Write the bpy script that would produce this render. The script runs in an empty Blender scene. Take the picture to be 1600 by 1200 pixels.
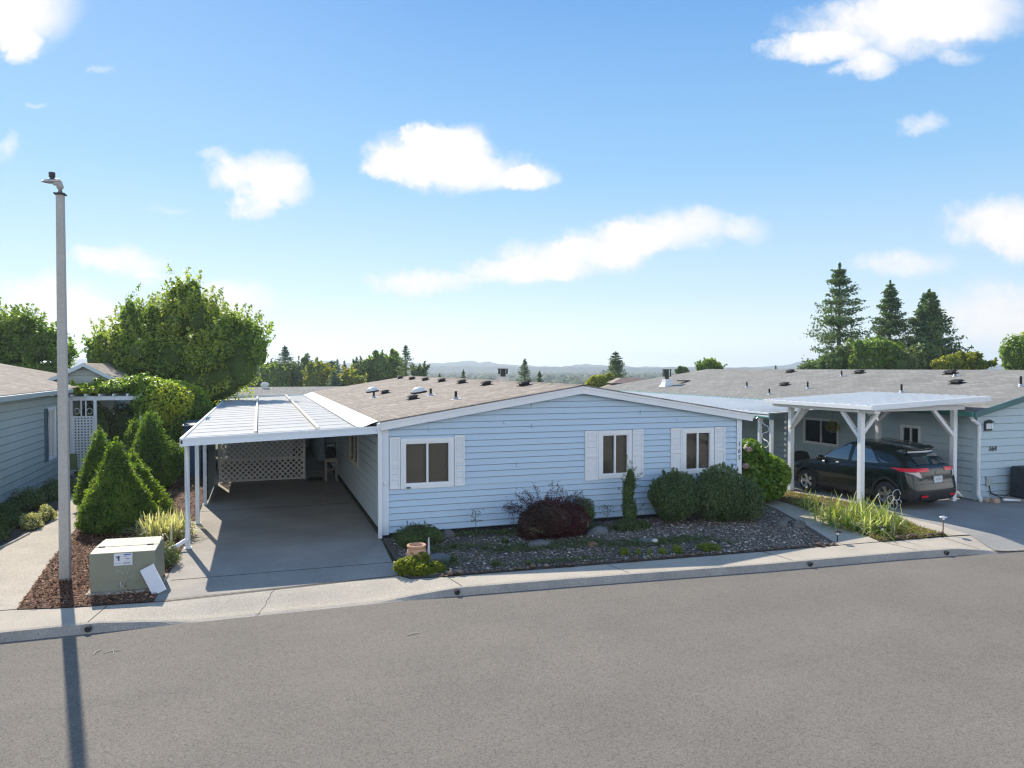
import bpy, bmesh, math, random
import numpy as np
from mathutils import Vector, Matrix
random.seed(7)
rng = np.random.default_rng(11)
R = math.radians
scene = bpy.context.scene
COL = scene.collection

# ------------------------------------------------------------------ camera, light, exposure
# World frame: X runs along the front of the blue home, Y runs from the street back along its side, Z is up.
CAM = (-2.42, -15.49, 3.6)
YAW, PITCH, FPX = R(18.956), math.atan(25 / 1150), 1150.0
cam_d = bpy.data.cameras.new('camera'); cam = bpy.data.objects.new('camera', cam_d); COL.objects.link(cam)
cam.location = CAM; cam.rotation_euler = (R(90) - PITCH, 0, -YAW)
cam_d.sensor_width = 36; cam_d.lens = FPX / 1600 * 36; cam_d.clip_end = 20000; cam_d.clip_start = 0.1
scene.camera = cam
SUN_EL, SUN_AZ = R(38.5), R(-13.2)      # azimuth measured from +Y towards +X
sd = Vector((math.sin(SUN_AZ) * math.cos(SUN_EL), math.cos(SUN_AZ) * math.cos(SUN_EL), math.sin(SUN_EL)))
sl = bpy.data.lights.new('sun', 'SUN'); sl.energy = 4.2; sl.angle = R(0.53); sl.color = (1.0, 0.90, 0.76)
so = bpy.data.objects.new('sun', sl); COL.objects.link(so); so.rotation_euler = sd.to_track_quat('Z', 'Y').to_euler()
scene.view_settings.view_transform = 'Standard'; scene.view_settings.look = 'None'
scene.view_settings.exposure = 0.82; scene.view_settings.gamma = 1
scene.cycles.max_bounces = 8; scene.cycles.transparent_max_bounces = 12
scene.cycles.volume_bounces = 0; scene.cycles.volume_step_rate = 1
scene.cycles.use_denoising = True
scene.cycles.pixel_filter_type = 'BLACKMAN_HARRIS'; scene.cycles.filter_width = 1.25
scene.cycles.caustics_reflective = False; scene.cycles.caustics_refractive = False

def cam_at(px, py, d):
    """world point seen at photo pixel (px,py) at forward distance d"""
    x = (px - 800) / FPX; z = (600 - py) / FPX
    fy = math.cos(PITCH) + z * math.sin(PITCH); fz = -math.sin(PITCH) + z * math.cos(PITCH)
    t = d / fy
    X, Y, Z = x * t, d, fz * t
    c, s = math.cos(YAW), math.sin(YAW)
    return Vector((CAM[0] + X * c + Y * s, CAM[1] - X * s + Y * c, CAM[2] + Z))
def gp(px, py, z=0.0):
    x = (px - 800) / FPX; q = (600 - py) / FPX
    fy = math.cos(PITCH) + q * math.sin(PITCH); fz = -math.sin(PITCH) + q * math.cos(PITCH)
    return cam_at(px, py, (z - CAM[2]) / fz * fy)

# ------------------------------------------------------------------ node helpers
class NT:
    def __init__(s, nt): s.nt = nt; nt.nodes.clear()
    def n(s, t, **k):
        o = s.nt.nodes.new(t)
        for a, b in k.items(): setattr(o, a, b)
        return o
    def l(s, a, b): s.nt.links.new(a, b)
    def m(s, op, a, b=None, c=None, clamp=False):
        o = s.n('ShaderNodeMath', operation=op, use_clamp=clamp)
        for i, v in enumerate((a, b, c)):
            if v is None: continue
            if isinstance(v, (int, float)): o.inputs[i].default_value = v
            else: s.l(v, o.inputs[i])
        return o.outputs[0]
    def vm(s, op, a, b=None):
        o = s.n('ShaderNodeVectorMath', operation=op)
        for i, v in enumerate((a, b)):
            if v is None: continue
            if isinstance(v, (tuple, list)): o.inputs[i].default_value = v
            else: s.l(v, o.inputs[i])
        return o
    def mix(s, f, a, b, bt='MIX'):
        o = s.n('ShaderNodeMix', data_type='RGBA', blend_type=bt)
        for i, v in ((0, f), (6, a), (7, b)):
            if isinstance(v, (int, float)): o.inputs[i].default_value = v
            elif isinstance(v, (tuple, list)): o.inputs[i].default_value = (*v[:3], 1)
            else: s.l(v, o.inputs[i])
        return o.outputs[2]
    def ramp(s, f, stops):
        o = s.n('ShaderNodeValToRGB'); s.l(f, o.inputs[0]); e = o.color_ramp.elements
        while len(e) < len(stops): e.new(0.5)
        for i, (p, c) in enumerate(stops):
            e[i].position = p; e[i].color = (*c[:3], 1) if isinstance(c, (tuple, list)) else (c, c, c, 1)
        return o.outputs[0]
    def noise(s, vec, scale, detail=2, rough=0.5, out=0):
        o = s.n('ShaderNodeTexNoise'); o.inputs['Scale'].default_value = scale
        o.inputs['Detail'].default_value = detail; o.inputs['Roughness'].default_value = rough
        if vec is not None: s.l(vec, o.inputs['Vector'])
        return o.outputs[out]
    def vor(s, vec, scale, feat='F1', out=0):
        o = s.n('ShaderNodeTexVoronoi', feature=feat); o.inputs['Scale'].default_value = scale
        s.l(vec, o.inputs['Vector']); return o.outputs[out]

MATS = {}
def newmat(name):
    m = bpy.data.materials.new(name); m.use_nodes = True; MATS[name] = m
    return m, NT(m.node_tree)
def surface(name, c1, c2=None, scale=3.0, fine=None, finec=(0, 0), rough=0.7, bump=0.0, bscale=40, metal=0, spec=0.4,
            stretch=(1, 1, 1), dirt=0.0, dirtc=(.12, .1, .08), coat=0, obj=False):
    """principled surface: two tones on a slow noise, optional fine grain, bump and dirt stains"""
    m, t = newmat(name)
    P = t.n('ShaderNodeBsdfPrincipled'); out = t.n('ShaderNodeOutputMaterial'); t.l(P.outputs[0], out.inputs[0])
    if obj: pos = t.n('ShaderNodeTexCoord').outputs['Object']
    else: pos = t.n('ShaderNodeNewGeometry').outputs['Position']
    vec = t.vm('MULTIPLY', pos, stretch).outputs[0]
    c2 = c2 or tuple(x * 0.85 for x in c1)
    n1 = t.noise(vec, scale, 4, 0.6)
    col = t.mix(t.ramp(n1, [(0.35, 0.0), (0.65, 1.0)]), c1, c2)
    if fine:
        g = t.noise(vec, fine, 2, 0.7)
        k = t.ramp(g, [(0.3, 1 + finec[0]), (0.7, 1 + finec[1])])
        mm = t.n('ShaderNodeMapRange'); t.l(g, mm.inputs[0]); mm.inputs[1].default_value = .3; mm.inputs[2].default_value = .7
        mm.inputs[3].default_value = 1 + finec[0]; mm.inputs[4].default_value = 1 + finec[1]
        vmm = t.vm('SCALE', col); t.l(mm.outputs[0], vmm.inputs[3]); col = vmm.outputs[0]
    if dirt:
        d = t.ramp(t.noise(vec, scale * 0.37, 5, 0.65), [(0.5, 0.0), (0.75, dirt)])
        col = t.mix(d, col, dirtc)
    t.l(col, P.inputs['Base Color'])
    P.inputs['Roughness'].default_value = rough; P.inputs['Metallic'].default_value = metal
    P.inputs['Specular IOR Level'].default_value = spec
    if coat: P.inputs['Coat Weight'].default_value = coat; P.inputs['Coat Roughness'].default_value = 0.03
    if bump:
        b = t.n('ShaderNodeBump'); b.inputs['Strength'].default_value = bump; b.inputs['Distance'].default_value = 0.01
        t.l(t.noise(vec, bscale, 3, 0.6), b.inputs['Height']); t.l(b.outputs[0], P.inputs['Normal'])
    return m
def leafmat(name, c1, c2, c3=None, trans=0.45, rough=0.55):
    """leaf colours: each leaf its own mix of c1..c2 (attribute rnd), clumps towards c3 (attribute tone)"""
    m, t = newmat(name)
    a = t.n('ShaderNodeAttribute', attribute_name='rnd'); b = t.n('ShaderNodeAttribute', attribute_name='tone')
    col = t.mix(a.outputs['Fac'], c1, c2); col = t.mix(b.outputs['Fac'], col, c3 or c2)
    D = t.n('ShaderNodeBsdfPrincipled'); D.inputs['Roughness'].default_value = rough; D.inputs['Specular IOR Level'].default_value = 0.35
    T = t.n('ShaderNodeBsdfTranslucent'); t.l(col, D.inputs['Base Color'])
    tc = t.mix(0.75, col, (1.0, 1.0, 0.25), 'MULTIPLY'); br = t.vm('SCALE', tc); br.inputs[3].default_value = 2.4
    t.l(br.outputs[0], T.inputs[0])
    M = t.n('ShaderNodeMixShader'); M.inputs[0].default_value = trans; t.l(D.outputs[0], M.inputs[1]); t.l(T.outputs[0], M.inputs[2])
    o = t.n('ShaderNodeOutputMaterial'); t.l(M.outputs[0], o.inputs[0])
    return m

# ------------------------------------------------------------------ world: sky and clouds
w = bpy.data.worlds.new('World'); scene.world = w; w.use_nodes = True
t = NT(w.node_tree)
sky = t.n('ShaderNodeTexSky', sky_type='NISHITA'); sky.sun_disc = False
sky.sun_elevation = SUN_EL; sky.sun_rotation = SUN_AZ; sky.altitude = 0; sky.air_density = 1.0; sky.dust_density = 0.4; sky.ozone_density = 2.5
dirv = t.n('ShaderNodeTexCoord').outputs['Generated']
c_, s_ = math.cos(YAW), math.sin(YAW)
fx = t.vm('DOT_PRODUCT', dirv, (c_, -s_, 0)).outputs['Value']
fy = t.vm('DOT_PRODUCT', dirv, (s_, c_, 0)).outputs['Value']
fz = t.vm('DOT_PRODUCT', dirv, (0, 0, 1)).outputs['Value']
fym = t.m('MAXIMUM', fy, 0.05)
cx = t.n('ShaderNodeCombineXYZ'); t.l(t.m('DIVIDE', fx, fym), cx.inputs[0]); t.l(t.m('DIVIDE', fz, fym), cx.inputs[1])
P0 = cx.outputs[0]
nz = t.vm('SUBTRACT', t.noise(P0, 11, 7, 0.68, out=1), (0.5, 0.5, 0.5)).outputs[0]
sc = t.vm('MULTIPLY', nz, (0.10, 0.06, 0)).outputs[0]
Pd = t.vm('ADD', P0, sc).outputs[0]
CLOUDS = [(40,30,85,55),(35,80,30,24),(-20,10,80,60),(400,270,70,30),(440,292,48,26),(400,318,32,26),(345,235,26,10,.4),
 (670,245,100,40),(700,218,60,26),(740,272,115,30),(818,278,48,20),(615,255,50,22),(1050,360,105,30),(960,382,85,32),(880,405,115,30),
 (800,425,85,20),(655,445,80,18),(1168,365,34,22,.6),(1380,50,150,44),(1475,18,120,44),(1265,78,70,18),(1350,108,50,20),(1430,198,36,16,.7),
 (1495,97,38,11,.5),(1560,350,90,38),(1600,375,70,30),(1410,412,75,20,.8),(1560,490,105,52),(1610,520,100,32),(190,408,80,20),
 (230,432,34,12,.8),(360,468,80,32),(60,480,110,46),(140,505,110,34),(20,230,14,22,.5),(260,323,40,6,.4),(170,115,20,6,.4),(65,165,20,5,.4),
 (1120,558,260,12,.5),(560,560,200,10,.35),(1480,560,200,16,.5)]
acc = None
for c in CLOUDS:
    px, py, rx, ry = c[:4]; wgt = c[4] if len(c) > 4 else 1.0
    rx *= 1.22; ry *= 1.25
    d = t.vm('SUBTRACT', Pd, ((px - 800) / FPX, (575 - py) / FPX, 0)).outputs[0]
    d = t.vm('MULTIPLY', d, (FPX / rx, FPX / ry, 0)).outputs[0]
    r2 = t.vm('DOT_PRODUCT', d, d).outputs['Value']
    v = t.m('MULTIPLY', t.m('SUBTRACT', 1.0, r2, clamp=True), wgt)
    acc = v if acc is None else t.m('ADD', acc, v)
det = t.noise(P0, 22, 6, 0.62)
dens = t.m('ADD', acc, t.m('MULTIPLY', t.m('SUBTRACT', det, 0.5), 0.9))
mr = t.n('ShaderNodeMapRange', interpolation_type='SMOOTHSTEP'); t.l(dens, mr.inputs[0]); mr.inputs[1].default_value = -0.05; mr.inputs[2].default_value = 1.05
gate = t.m('MULTIPLY', t.m('GREATER_THAN', acc, 0.0), t.m('GREATER_THAN', fy, 0.1))
cm = t.m('MULTIPLY', mr.outputs[0], gate)
hz = t.n('ShaderNodeSeparateXYZ'); t.l(dirv, hz.inputs[0])
SKY_STR = 0.12
csoft = t.noise(P0, 5, 3, 0.5)
cdet = t.ramp(t.m('ADD', t.m('MULTIPLY', det, .8), t.m('MULTIPLY', acc, .25)), [(0.35, 0.0), (0.75, 1.0)])
ccol = t.mix(cdet, (3.9, 4.25, 4.75), (5.0, 4.85, 4.75))
# unseen cloud added behind the viewer as white fill light for shaded house fronts
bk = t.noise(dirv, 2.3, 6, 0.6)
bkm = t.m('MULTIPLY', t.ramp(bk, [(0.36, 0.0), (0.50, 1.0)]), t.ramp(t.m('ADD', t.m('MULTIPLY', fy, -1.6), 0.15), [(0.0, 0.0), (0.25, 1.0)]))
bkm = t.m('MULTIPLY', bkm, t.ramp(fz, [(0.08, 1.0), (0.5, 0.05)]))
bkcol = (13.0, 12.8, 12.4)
# broad blue vault: the Nishita sky with its glare round the sun evened out a little
lift = t.ramp(hz.outputs[2], [(0.0, (4.6, 4.9, 5.0)), (0.10, (2.75, 3.75, 4.6)), (0.25, (1.35, 2.75, 4.35)), (0.47, (0.48, 1.65, 3.75)), (1.0, (0.45, 1.3, 3.0))])
base = t.mix(0.88, sky.outputs[0], lift)
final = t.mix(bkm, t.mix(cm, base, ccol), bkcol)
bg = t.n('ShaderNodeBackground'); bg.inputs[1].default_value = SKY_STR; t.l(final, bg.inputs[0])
wo = t.n('ShaderNodeOutputWorld'); t.l(bg.outputs[0], wo.inputs[0])
try: w.cycles.sampling_method = 'MANUAL'; w.cycles.sample_map_resolution = 1024
except Exception: pass

# ------------------------------------------------------------------ mesh helpers
def wloc(o):
    v = Vector((0, 0, 0))
    while o is not None: v += o.location; o = o.parent
    return v
class MB:
    def __init__(s): s.v = []; s.f = []; s.mi = []; s.cur = 0
    def add(s, vs, fs, M=None):
        b = len(s.v)
        for p in vs:
            p = Vector(p); s.v.append(M @ p if M is not None else p)
        for f in fs: s.f.append([b + i for i in f]); s.mi.append(s.cur)
        return s
    def box(s, x0, x1, y0, y1, z0, z1, M=None):
        return s.add([(x0,y0,z0),(x1,y0,z0),(x1,y1,z0),(x0,y1,z0),(x0,y0,z1),(x1,y0,z1),(x1,y1,z1),(x0,y1,z1)],
              [(0,3,2,1),(4,5,6,7),(0,1,5,4),(1,2,6,5),(2,3,7,6),(3,0,4,7)], M)
    def cyl(s, a, b, r0, r1=None, n=12, caps=True):
        r1 = r0 if r1 is None else r1; a = Vector(a); b = Vector(b); q = (b - a).to_track_quat('Z', 'Y')
        vs = []
        for c, r in ((a, r0), (b, r1)):
            for i in range(n):
                th = 2 * math.pi * i / n; vs.append(c + q @ Vector((r * math.cos(th), r * math.sin(th), 0)))
        fs = [(i, (i + 1) % n, n + (i + 1) % n, n + i) for i in range(n)]
        if caps: fs += [tuple(reversed(range(n))), tuple(range(n, 2 * n))]
        return s.add(vs, fs)
    def tube(s, pts, r, n=8):
        pts = [Vector(p) for p in pts]; rs = r if isinstance(r, (list, tuple)) else [r] * len(pts)
        vs = []; 
        for i, p in enumerate(pts):
            d = (pts[min(i + 1, len(pts) - 1)] - pts[max(i - 1, 0)]).normalized(); q = d.to_track_quat('Z', 'Y')
            for k in range(n):
                th = 2 * math.pi * k / n; vs.append(p + q @ Vector((rs[i] * math.cos(th), rs[i] * math.sin(th), 0)))
        fs = []
        for i in range(len(pts) - 1):
            for k in range(n): fs.append((i*n+k, i*n+(k+1)%n, (i+1)*n+(k+1)%n, (i+1)*n+k))
        fs += [tuple(reversed(range(n))), tuple(range((len(pts)-1)*n, len(pts)*n))]
        return s.add(vs, fs)
    def bar(s, a, b, w, h):
        a = Vector(a); b = Vector(b); d = b - a; q = d.to_track_quat('Y', 'Z').to_matrix().to_4x4()
        M = Matrix.Translation(a) @ q
        return s.box(-w/2, w/2, 0, d.length, -h/2, h/2, M)
    def lathe(s, prof, n=20, M=None):
        vs = []; fs = []
        for r, z in prof:
            for i in range(n):
                th = 2*math.pi*i/n; vs.append((r*math.cos(th), r*math.sin(th), z))
        for j in range(len(prof)-1):
            for i in range(n): fs.append((j*n+i, j*n+(i+1)%n, (j+1)*n+(i+1)%n, (j+1)*n+i))
        return s.add(vs, fs, M)
    def prism(s, poly, z0, z1):
        n = len(poly)
        a = sum(poly[i][0]*poly[(i+1)%n][1]-poly[(i+1)%n][0]*poly[i][1] for i in range(n))
        if a < 0: poly = poly[::-1]
        vs = [(x, y, z0) for x, y in poly] + [(x, y, z1) for x, y in poly]
        return s.add(vs, [tuple(reversed(range(n))), tuple(range(n, 2*n))] + [(i, (i+1)%n, n+(i+1)%n, n+i) for i in range(n)])
    def build(s, name, mat, parent=None, smooth=False, bevel=0, local=False):
        me = bpy.data.meshes.new(name)
        off = Vector((0,0,0)) if (local or parent is None) else wloc(parent)
        me.from_pydata([tuple(p - off) for p in s.v], [], s.f)
        for m in (mat if isinstance(mat, (list, tuple)) else [mat]): me.materials.append(m)
        if isinstance(mat, (list, tuple)): me.polygons.foreach_set('material_index', s.mi)
        if smooth: me.polygons.foreach_set('use_smooth', [True] * len(s.f))
        me.validate(); me.update()
        o = bpy.data.objects.new(name, me); COL.objects.link(o)
        if parent is not None: o.parent = parent
        if bevel:
            b = o.modifiers.new('b', 'BEVEL'); b.width = bevel; b.segments = 2; b.limit_method = 'ANGLE'; b.angle_limit = R(40)
        return o
def tag(o, label=None, cat=None, group=None, kind=None):
    if label: o['label'] = label
    if cat: o['category'] = cat
    if group: o['group'] = group
    if kind: o['kind'] = kind
    return o
def thing(name, label, cat, loc=(0,0,0), rz=0, group=None):
    o = bpy.data.objects.new(name, None); COL.objects.link(o); o.location = loc; o.rotation_euler.z = rz
    o.empty_display_size = 0.3
    return tag(o, label, cat, group)
def copy_tree(o, loc, rz=None, label=None, scale=None, parent=None):
    c = o.copy(); COL.objects.link(c)
    if parent is None:
        c.location = loc
        if rz is not None: c.rotation_euler.z = rz
        if scale is not None: c.scale = scale if isinstance(scale, tuple) else (scale,)*3
        if label: c['label'] = label
    else: c.parent = parent
    for ch in [k for k in o.children]: copy_tree(ch, None, parent=c)
    return c
def fastmesh(name, V, F, mat, rnd=None, tone=None, parent=None, smooth=False):
    me = bpy.data.meshes.new(name); V = np.asarray(V, dtype=np.float32); F = np.asarray(F, dtype=np.int32)
    if parent is not None: V = V - np.array(wloc(parent), dtype=np.float32)
    k = F.shape[1]
    me.vertices.add(len(V)); me.vertices.foreach_set('co', V.ravel())
    me.loops.add(F.size); me.loops.foreach_set('vertex_index', F.ravel())
    me.polygons.add(len(F)); me.polygons.foreach_set('loop_start', np.arange(0, F.size, k, dtype=np.int32))
    me.polygons.foreach_set('loop_total', np.full(len(F), k, dtype=np.int32))
    me.materials.append(mat)
    me.update(calc_edges=True)
    for nm, a in (('rnd', rnd), ('tone', tone)):
        if a is not None:
            at = me.attributes.new(nm, 'FLOAT', 'FACE'); at.data.foreach_set('value', np.asarray(a, dtype=np.float32))
    if smooth: me.polygons.foreach_set('use_smooth', np.ones(len(F), dtype=bool))
    o = bpy.data.objects.new(name, me); COL.objects.link(o)
    if parent is not None: o.parent = parent
    return o
def norm(a): return a / (np.linalg.norm(a, axis=1, keepdims=True) + 1e-9)
def leaves(P, size, nrm=None, spread=0.8, aspect=0.5, up=None, fold=0.25):
    """N folded leaf quads; P points, nrm preferred face normal. returns V,F (4 verts each)"""
    N = len(P); s = np.asarray(size) * np.ones(N)
    rn = rng.normal(size=(N, 3))
    n = norm(rn * spread + (nrm if nrm is not None else 0))
    a = rng.normal(size=(N, 3)) * 0.7
    if up is not None: a = a + up
    a = norm(a - n * np.sum(a * n, axis=1, keepdims=True)); b = np.cross(n, a)
    s = s[:, None]
    V = np.stack([P - a * s * .5, P + b * s * .5 * aspect + n * s * fold * .3, P + a * s * .5, P - b * s * .5 * aspect + n * s * fold * .3], 1).reshape(-1, 3)
    F = np.arange(N * 4).reshape(N, 4)
    return V, F
def vnoise(P, f, seed=0):
    """cheap smooth pseudo-noise in [0,1]"""
    r = np.random.default_rng(seed); o = np.zeros(len(P))
    for k in range(5):
        d = r.normal(size=3) * f * (1 + .6 * k); ph = r.uniform(0, 6.28); o += np.sin(P @ d + ph) / (1 + .5 * k)
    return 0.5 + 0.5 * o / 2.6

def lathe_obj(*a): pass
# ------------------------------------------------------------------ materials
def asphalt_mat():
    m, t = newmat('asphalt'); P = t.n('ShaderNodeBsdfPrincipled'); o = t.n('ShaderNodeOutputMaterial'); t.l(P.outputs[0], o.inputs[0])
    pos = t.n('ShaderNodeNewGeometry').outputs['Position']
    col = t.mix(t.ramp(t.noise(pos, .45, 5, .65), [(.35, 0), (.65, 1)]), (.192,.174,.151), (.164,.150,.131))
    lane = t.noise(t.vm('MULTIPLY', pos, (.12, 1.3, 0)).outputs[0], 1.0, 3, .6)
    col = t.mix(t.ramp(lane, [(.45, 0), (.7, .22)]), col, (.13,.122,.112))
    a = t.ramp(t.noise(pos, 58, 3, .75), [(.28, .25), (.40, .72), (.5, 1.0), (.62, 1.12), (.74, 1.75)])
    a2 = t.ramp(t.vor(pos, 24), [(.0, .35), (.10, .8), (.16, 1.0)])
    v = t.vm('MULTIPLY', t.vm('MULTIPLY', col, a).outputs[0], a2).outputs[0]
    sp = t.ramp(t.vor(pos, 3.1), [(.0, 1.0), (.018, 0.0)]); col = t.mix(sp, v, (.5,.48,.42))
    t.l(col, P.inputs['Base Color']); P.inputs['Roughness'].default_value = .92; P.inputs['Specular IOR Level'].default_value = .2
    b = t.n('ShaderNodeBump'); b.inputs['Strength'].default_value = .5; b.inputs['Distance'].default_value = .012; t.l(t.noise(pos, 58, 3, .75), b.inputs['Height']); t.l(b.outputs[0], P.inputs['Normal'])
asphalt_mat()
surface('dark_asphalt', (.29,.285,.27), (.24,.235,.225), 1.2, fine=90, finec=(-.35,.35), rough=.9, bump=.3, bscale=110, spec=.25)
surface('concrete', (.43,.385,.32), (.37,.335,.28), 1.3, fine=60, finec=(-.34,.34), rough=.9, bump=.2, bscale=90, spec=.25, dirt=.35, dirtc=(.27,.25,.22))
surface('slab_concrete', (.34,.315,.28), (.27,.25,.225), 0.8, fine=60, finec=(-.35,.35), rough=.88, bump=.15, bscale=80, spec=.3, dirt=.65, dirtc=(.17,.16,.15))
surface('curb_face', (.33,.31,.28), (.26,.25,.23), 2, fine=50, finec=(-.25,.25), rough=.9, dirt=.6, dirtc=(.12,.11,.10))
surface('joint', (.10,.09,.08), rough=.95)
surface('soil', (.075,.058,.045), (.11,.088,.07), 4, fine=60, finec=(-.4,.5), rough=.95, bump=.6, bscale=40)
surface('mulch_base', (.12,.06,.035), (.06,.03,.018), 6, fine=50, finec=(-.5,.6), rough=.95, bump=.8, bscale=50)
surface('terrain', (.11,.13,.06), (.17,.15,.09), .02, fine=.6, finec=(-.3,.3), rough=.95)
surface('blue_siding', (.46,.60,.735), (.44,.575,.705), .7, dirt=.12, dirtc=(.33,.40,.46), fine=40, finec=(-.03,.03), rough=.55, bump=.08, bscale=60, stretch=(.25,.25,3))
surface('side_siding', (.50,.58,.62), (.46,.54,.58), .6, fine=30, finec=(-.05,.05), rough=.6, bump=.1, bscale=50)
surface('trim_white', (.78,.80,.82), (.72,.75,.78), 1.5, fine=25, finec=(-.03,.03), rough=.5)
surface('trim_blue_white', (.70,.76,.82), (.66,.73,.79), 1.5, fine=25, finec=(-.03,.03), rough=.5)
surface('lattice_white', (.86,.84,.80), (.80,.78,.74), 4, rough=.6)
surface('cream_metal', (.72,.68,.58), (.6,.55,.46), 4, rough=.4)
surface('metal_white', (.66,.68,.69), (.60,.63,.64), 1.2, fine=18, finec=(-.05,.05), rough=.35, dirt=.2, dirtc=(.45,.43,.4))
surface('carport_deck', (.38,.40,.41), (.34,.36,.375), .5, fine=10, finec=(-.08,.06), rough=.75, spec=.2, dirt=.3, dirtc=(.42,.42,.40))
surface('black_plastic', (.022,.023,.026), (.035,.035,.036), 8, rough=.8, spec=.15)
surface('dark_metal', (.05,.055,.06), (.03,.03,.03), 8, rough=.45, metal=.3)
surface('galv', (.5,.5,.5), (.38,.37,.36), 8, rough=.35, metal=.7)
surface('aluminium', (.75,.76,.78), (.6,.6,.62), 5, rough=.3, metal=.6)
surface('grey_siding', (.38,.44,.44), (.35,.41,.41), .8, fine=35, finec=(-.06,.06), rough=.7, bump=.12, bscale=50)
surface('pale_siding', (.46,.57,.62), (.43,.53,.58), .8, fine=35, finec=(-.05,.05), rough=.7, bump=.12, bscale=50)
surface('teal_trim', (.06,.16,.16), (.05,.12,.13), 2, rough=.5)
surface('green_gutter', (.06,.24,.20), (.05,.20,.17), 2, rough=.35)
surface('slate_shutter', (.10,.14,.17), (.08,.12,.15), 3, rough=.55)
surface('pole_grey', (.44,.43,.40), (.40,.39,.365), 1.2, fine=20, finec=(-.08,.08), rough=.6, dirt=.3, dirtc=(.3,.29,.26))
surface('box_green', (.225,.235,.18), (.20,.21,.16), 2, fine=30, finec=(-.05,.05), rough=.6, spec=.4, dirt=.15, dirtc=(.2,.19,.14))
surface('sticker', (.62,.65,.70), (.58,.60,.66), 9, rough=.5)
surface('sticker_blue', (.06,.15,.45), rough=.5)
surface('sticker_ink', (.05,.06,.08), rough=.5)
surface('faint_mark', (.36,.38,.31), rough=.6)
surface('terracotta', (.44,.24,.14), (.52,.33,.22), 9, fine=60, finec=(-.15,.15), rough=.8, bump=.2)
surface('wood_grey', (.45,.42,.38), (.36,.33,.29), 5, rough=.8, stretch=(1,1,.2))
surface('wood_brown', (.22,.13,.08), (.15,.09,.05), 5, rough=.8)
surface('blind', (.26,.215,.175), (.23,.19,.155), 1, fine=40, finec=(-.08,.08), rough=.8)
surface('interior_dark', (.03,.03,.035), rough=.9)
surface('curtain_green', (.05,.11,.10), (.09,.17,.15), 6, stretch=(1,5,.1), rough=.8)
surface('teal_curtain', (.05,.12,.15), (.10,.2,.24), 5, stretch=(1,6,.1), rough=.8)
surface('blue_shed', (.05,.12,.24), (.04,.09,.18), 2, rough=.7)
surface('grey_roof_metal', (.4,.38,.35), (.33,.31,.28), 2, rough=.6)
surface('brown_roof', (.23,.17,.15), (.18,.13,.12), 2, fine=15, finec=(-.15,.15), rough=.8)
surface('bark', (.12,.09,.065), (.07,.055,.04), 6, rough=.9, bump=.8, bscale=12, stretch=(1,1,.2))
surface('tyre', (.018,.018,.019), (.03,.03,.03), 20, rough=.75)
surface('rim', (.55,.56,.58), (.42,.43,.45), 6, rough=.25, metal=.8)
surface('car_paint', (.006,.013,.013), (.007,.015,.014), 2, rough=.25, metal=0, spec=.3, coat=.5, obj=True)
surface('car_cladding', (.02,.021,.022), (.028,.028,.03), 12, rough=.6, obj=True)
surface('chrome', (.8,.8,.82), rough=.12, metal=1)
surface('tail_red', (.75,.006,.02), (.65,.004,.015), 20, rough=.2, coat=.3, obj=True)
surface('tail_clear', (.55,.42,.42), (.4,.3,.3), 40, rough=.15, coat=1, obj=True)
surface('brick', (.38,.24,.18), (.45,.35,.28), 6, rough=.9)
surface('petal_pink', (.50,.30,.30), (.60,.45,.36), 20, rough=.8)
surface('ac_black', (.02,.026,.035), (.028,.035,.045), 6, fine=60, finec=(-.2,.2), rough=.6)
surface('pale_mark', (.6,.6,.55), rough=.8)
surface('chair_green', (.14,.17,.06), (.11,.14,.05), 5, rough=.7)
# shingles: offset courses with tone per tab
def shingle(name, c1, c2, c3):
    m, t = newmat(name); P = t.n('ShaderNodeBsdfPrincipled'); o = t.n('ShaderNodeOutputMaterial'); t.l(P.outputs[0], o.inputs[0])
    pos = t.n('ShaderNodeNewGeometry').outputs['Position']
    sw = t.n('ShaderNodeSeparateXYZ'); t.l(pos, sw.inputs[0]); cb = t.n('ShaderNodeCombineXYZ')
    t.l(sw.outputs[1], cb.inputs[0]); t.l(sw.outputs[0], cb.inputs[1])
    b = t.n('ShaderNodeTexBrick'); t.l(cb.outputs[0], b.inputs['Vector']); b.inputs['Scale'].default_value = 1; b.inputs['Brick Width'].default_value = .31
    b.inputs['Row Height'].default_value = .14; b.inputs['Mortar Size'].default_value = .006; b.inputs['Bias'].default_value = 0
    b.inputs['Color1'].default_value = (0,0,0,1); b.inputs['Color2'].default_value = (1,1,1,1); b.inputs['Mortar'].default_value = (.2,.2,.2,1)
    col = t.mix(b.outputs['Color'], c1, c2)
    col = t.mix(t.ramp(t.noise(pos, .9, 5, .65), [(.4, 0), (.7, .75)]), col, c3)
    g = t.n('ShaderNodeMapRange'); t.l(t.noise(pos, 45, 2, .7), g.inputs[0]); g.inputs[1].default_value = .3; g.inputs[2].default_value = .7; g.inputs[3].default_value = .5; g.inputs[4].default_value = 1.5
    v = t.vm('SCALE', col); t.l(g.outputs[0], v.inputs[3]); col = t.mix(t.m('MULTIPLY', b.outputs['Fac'], .6), v.outputs[0], tuple(x * .35 for x in c1))
    t.l(col, P.inputs['Base Color']); P.inputs['Roughness'].default_value = .92; P.inputs['Specular IOR Level'].default_value = .2
    bp = t.n('ShaderNodeBump'); bp.inputs['Strength'].default_value = .6; bp.inputs['Distance'].default_value = .02
    t.l(t.m('ADD', t.m('MULTIPLY', b.outputs['Color'], .6), t.noise(pos, 25, 3, .6)), bp.inputs['Height']); t.l(bp.outputs[0], P.inputs['Normal'])
shingle('tan_shingle', (.235,.203,.172), (.365,.318,.272), (.20,.176,.153))
shingle('grey_shingle', (.19,.19,.178), (.275,.272,.255), (.17,.17,.16))
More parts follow.
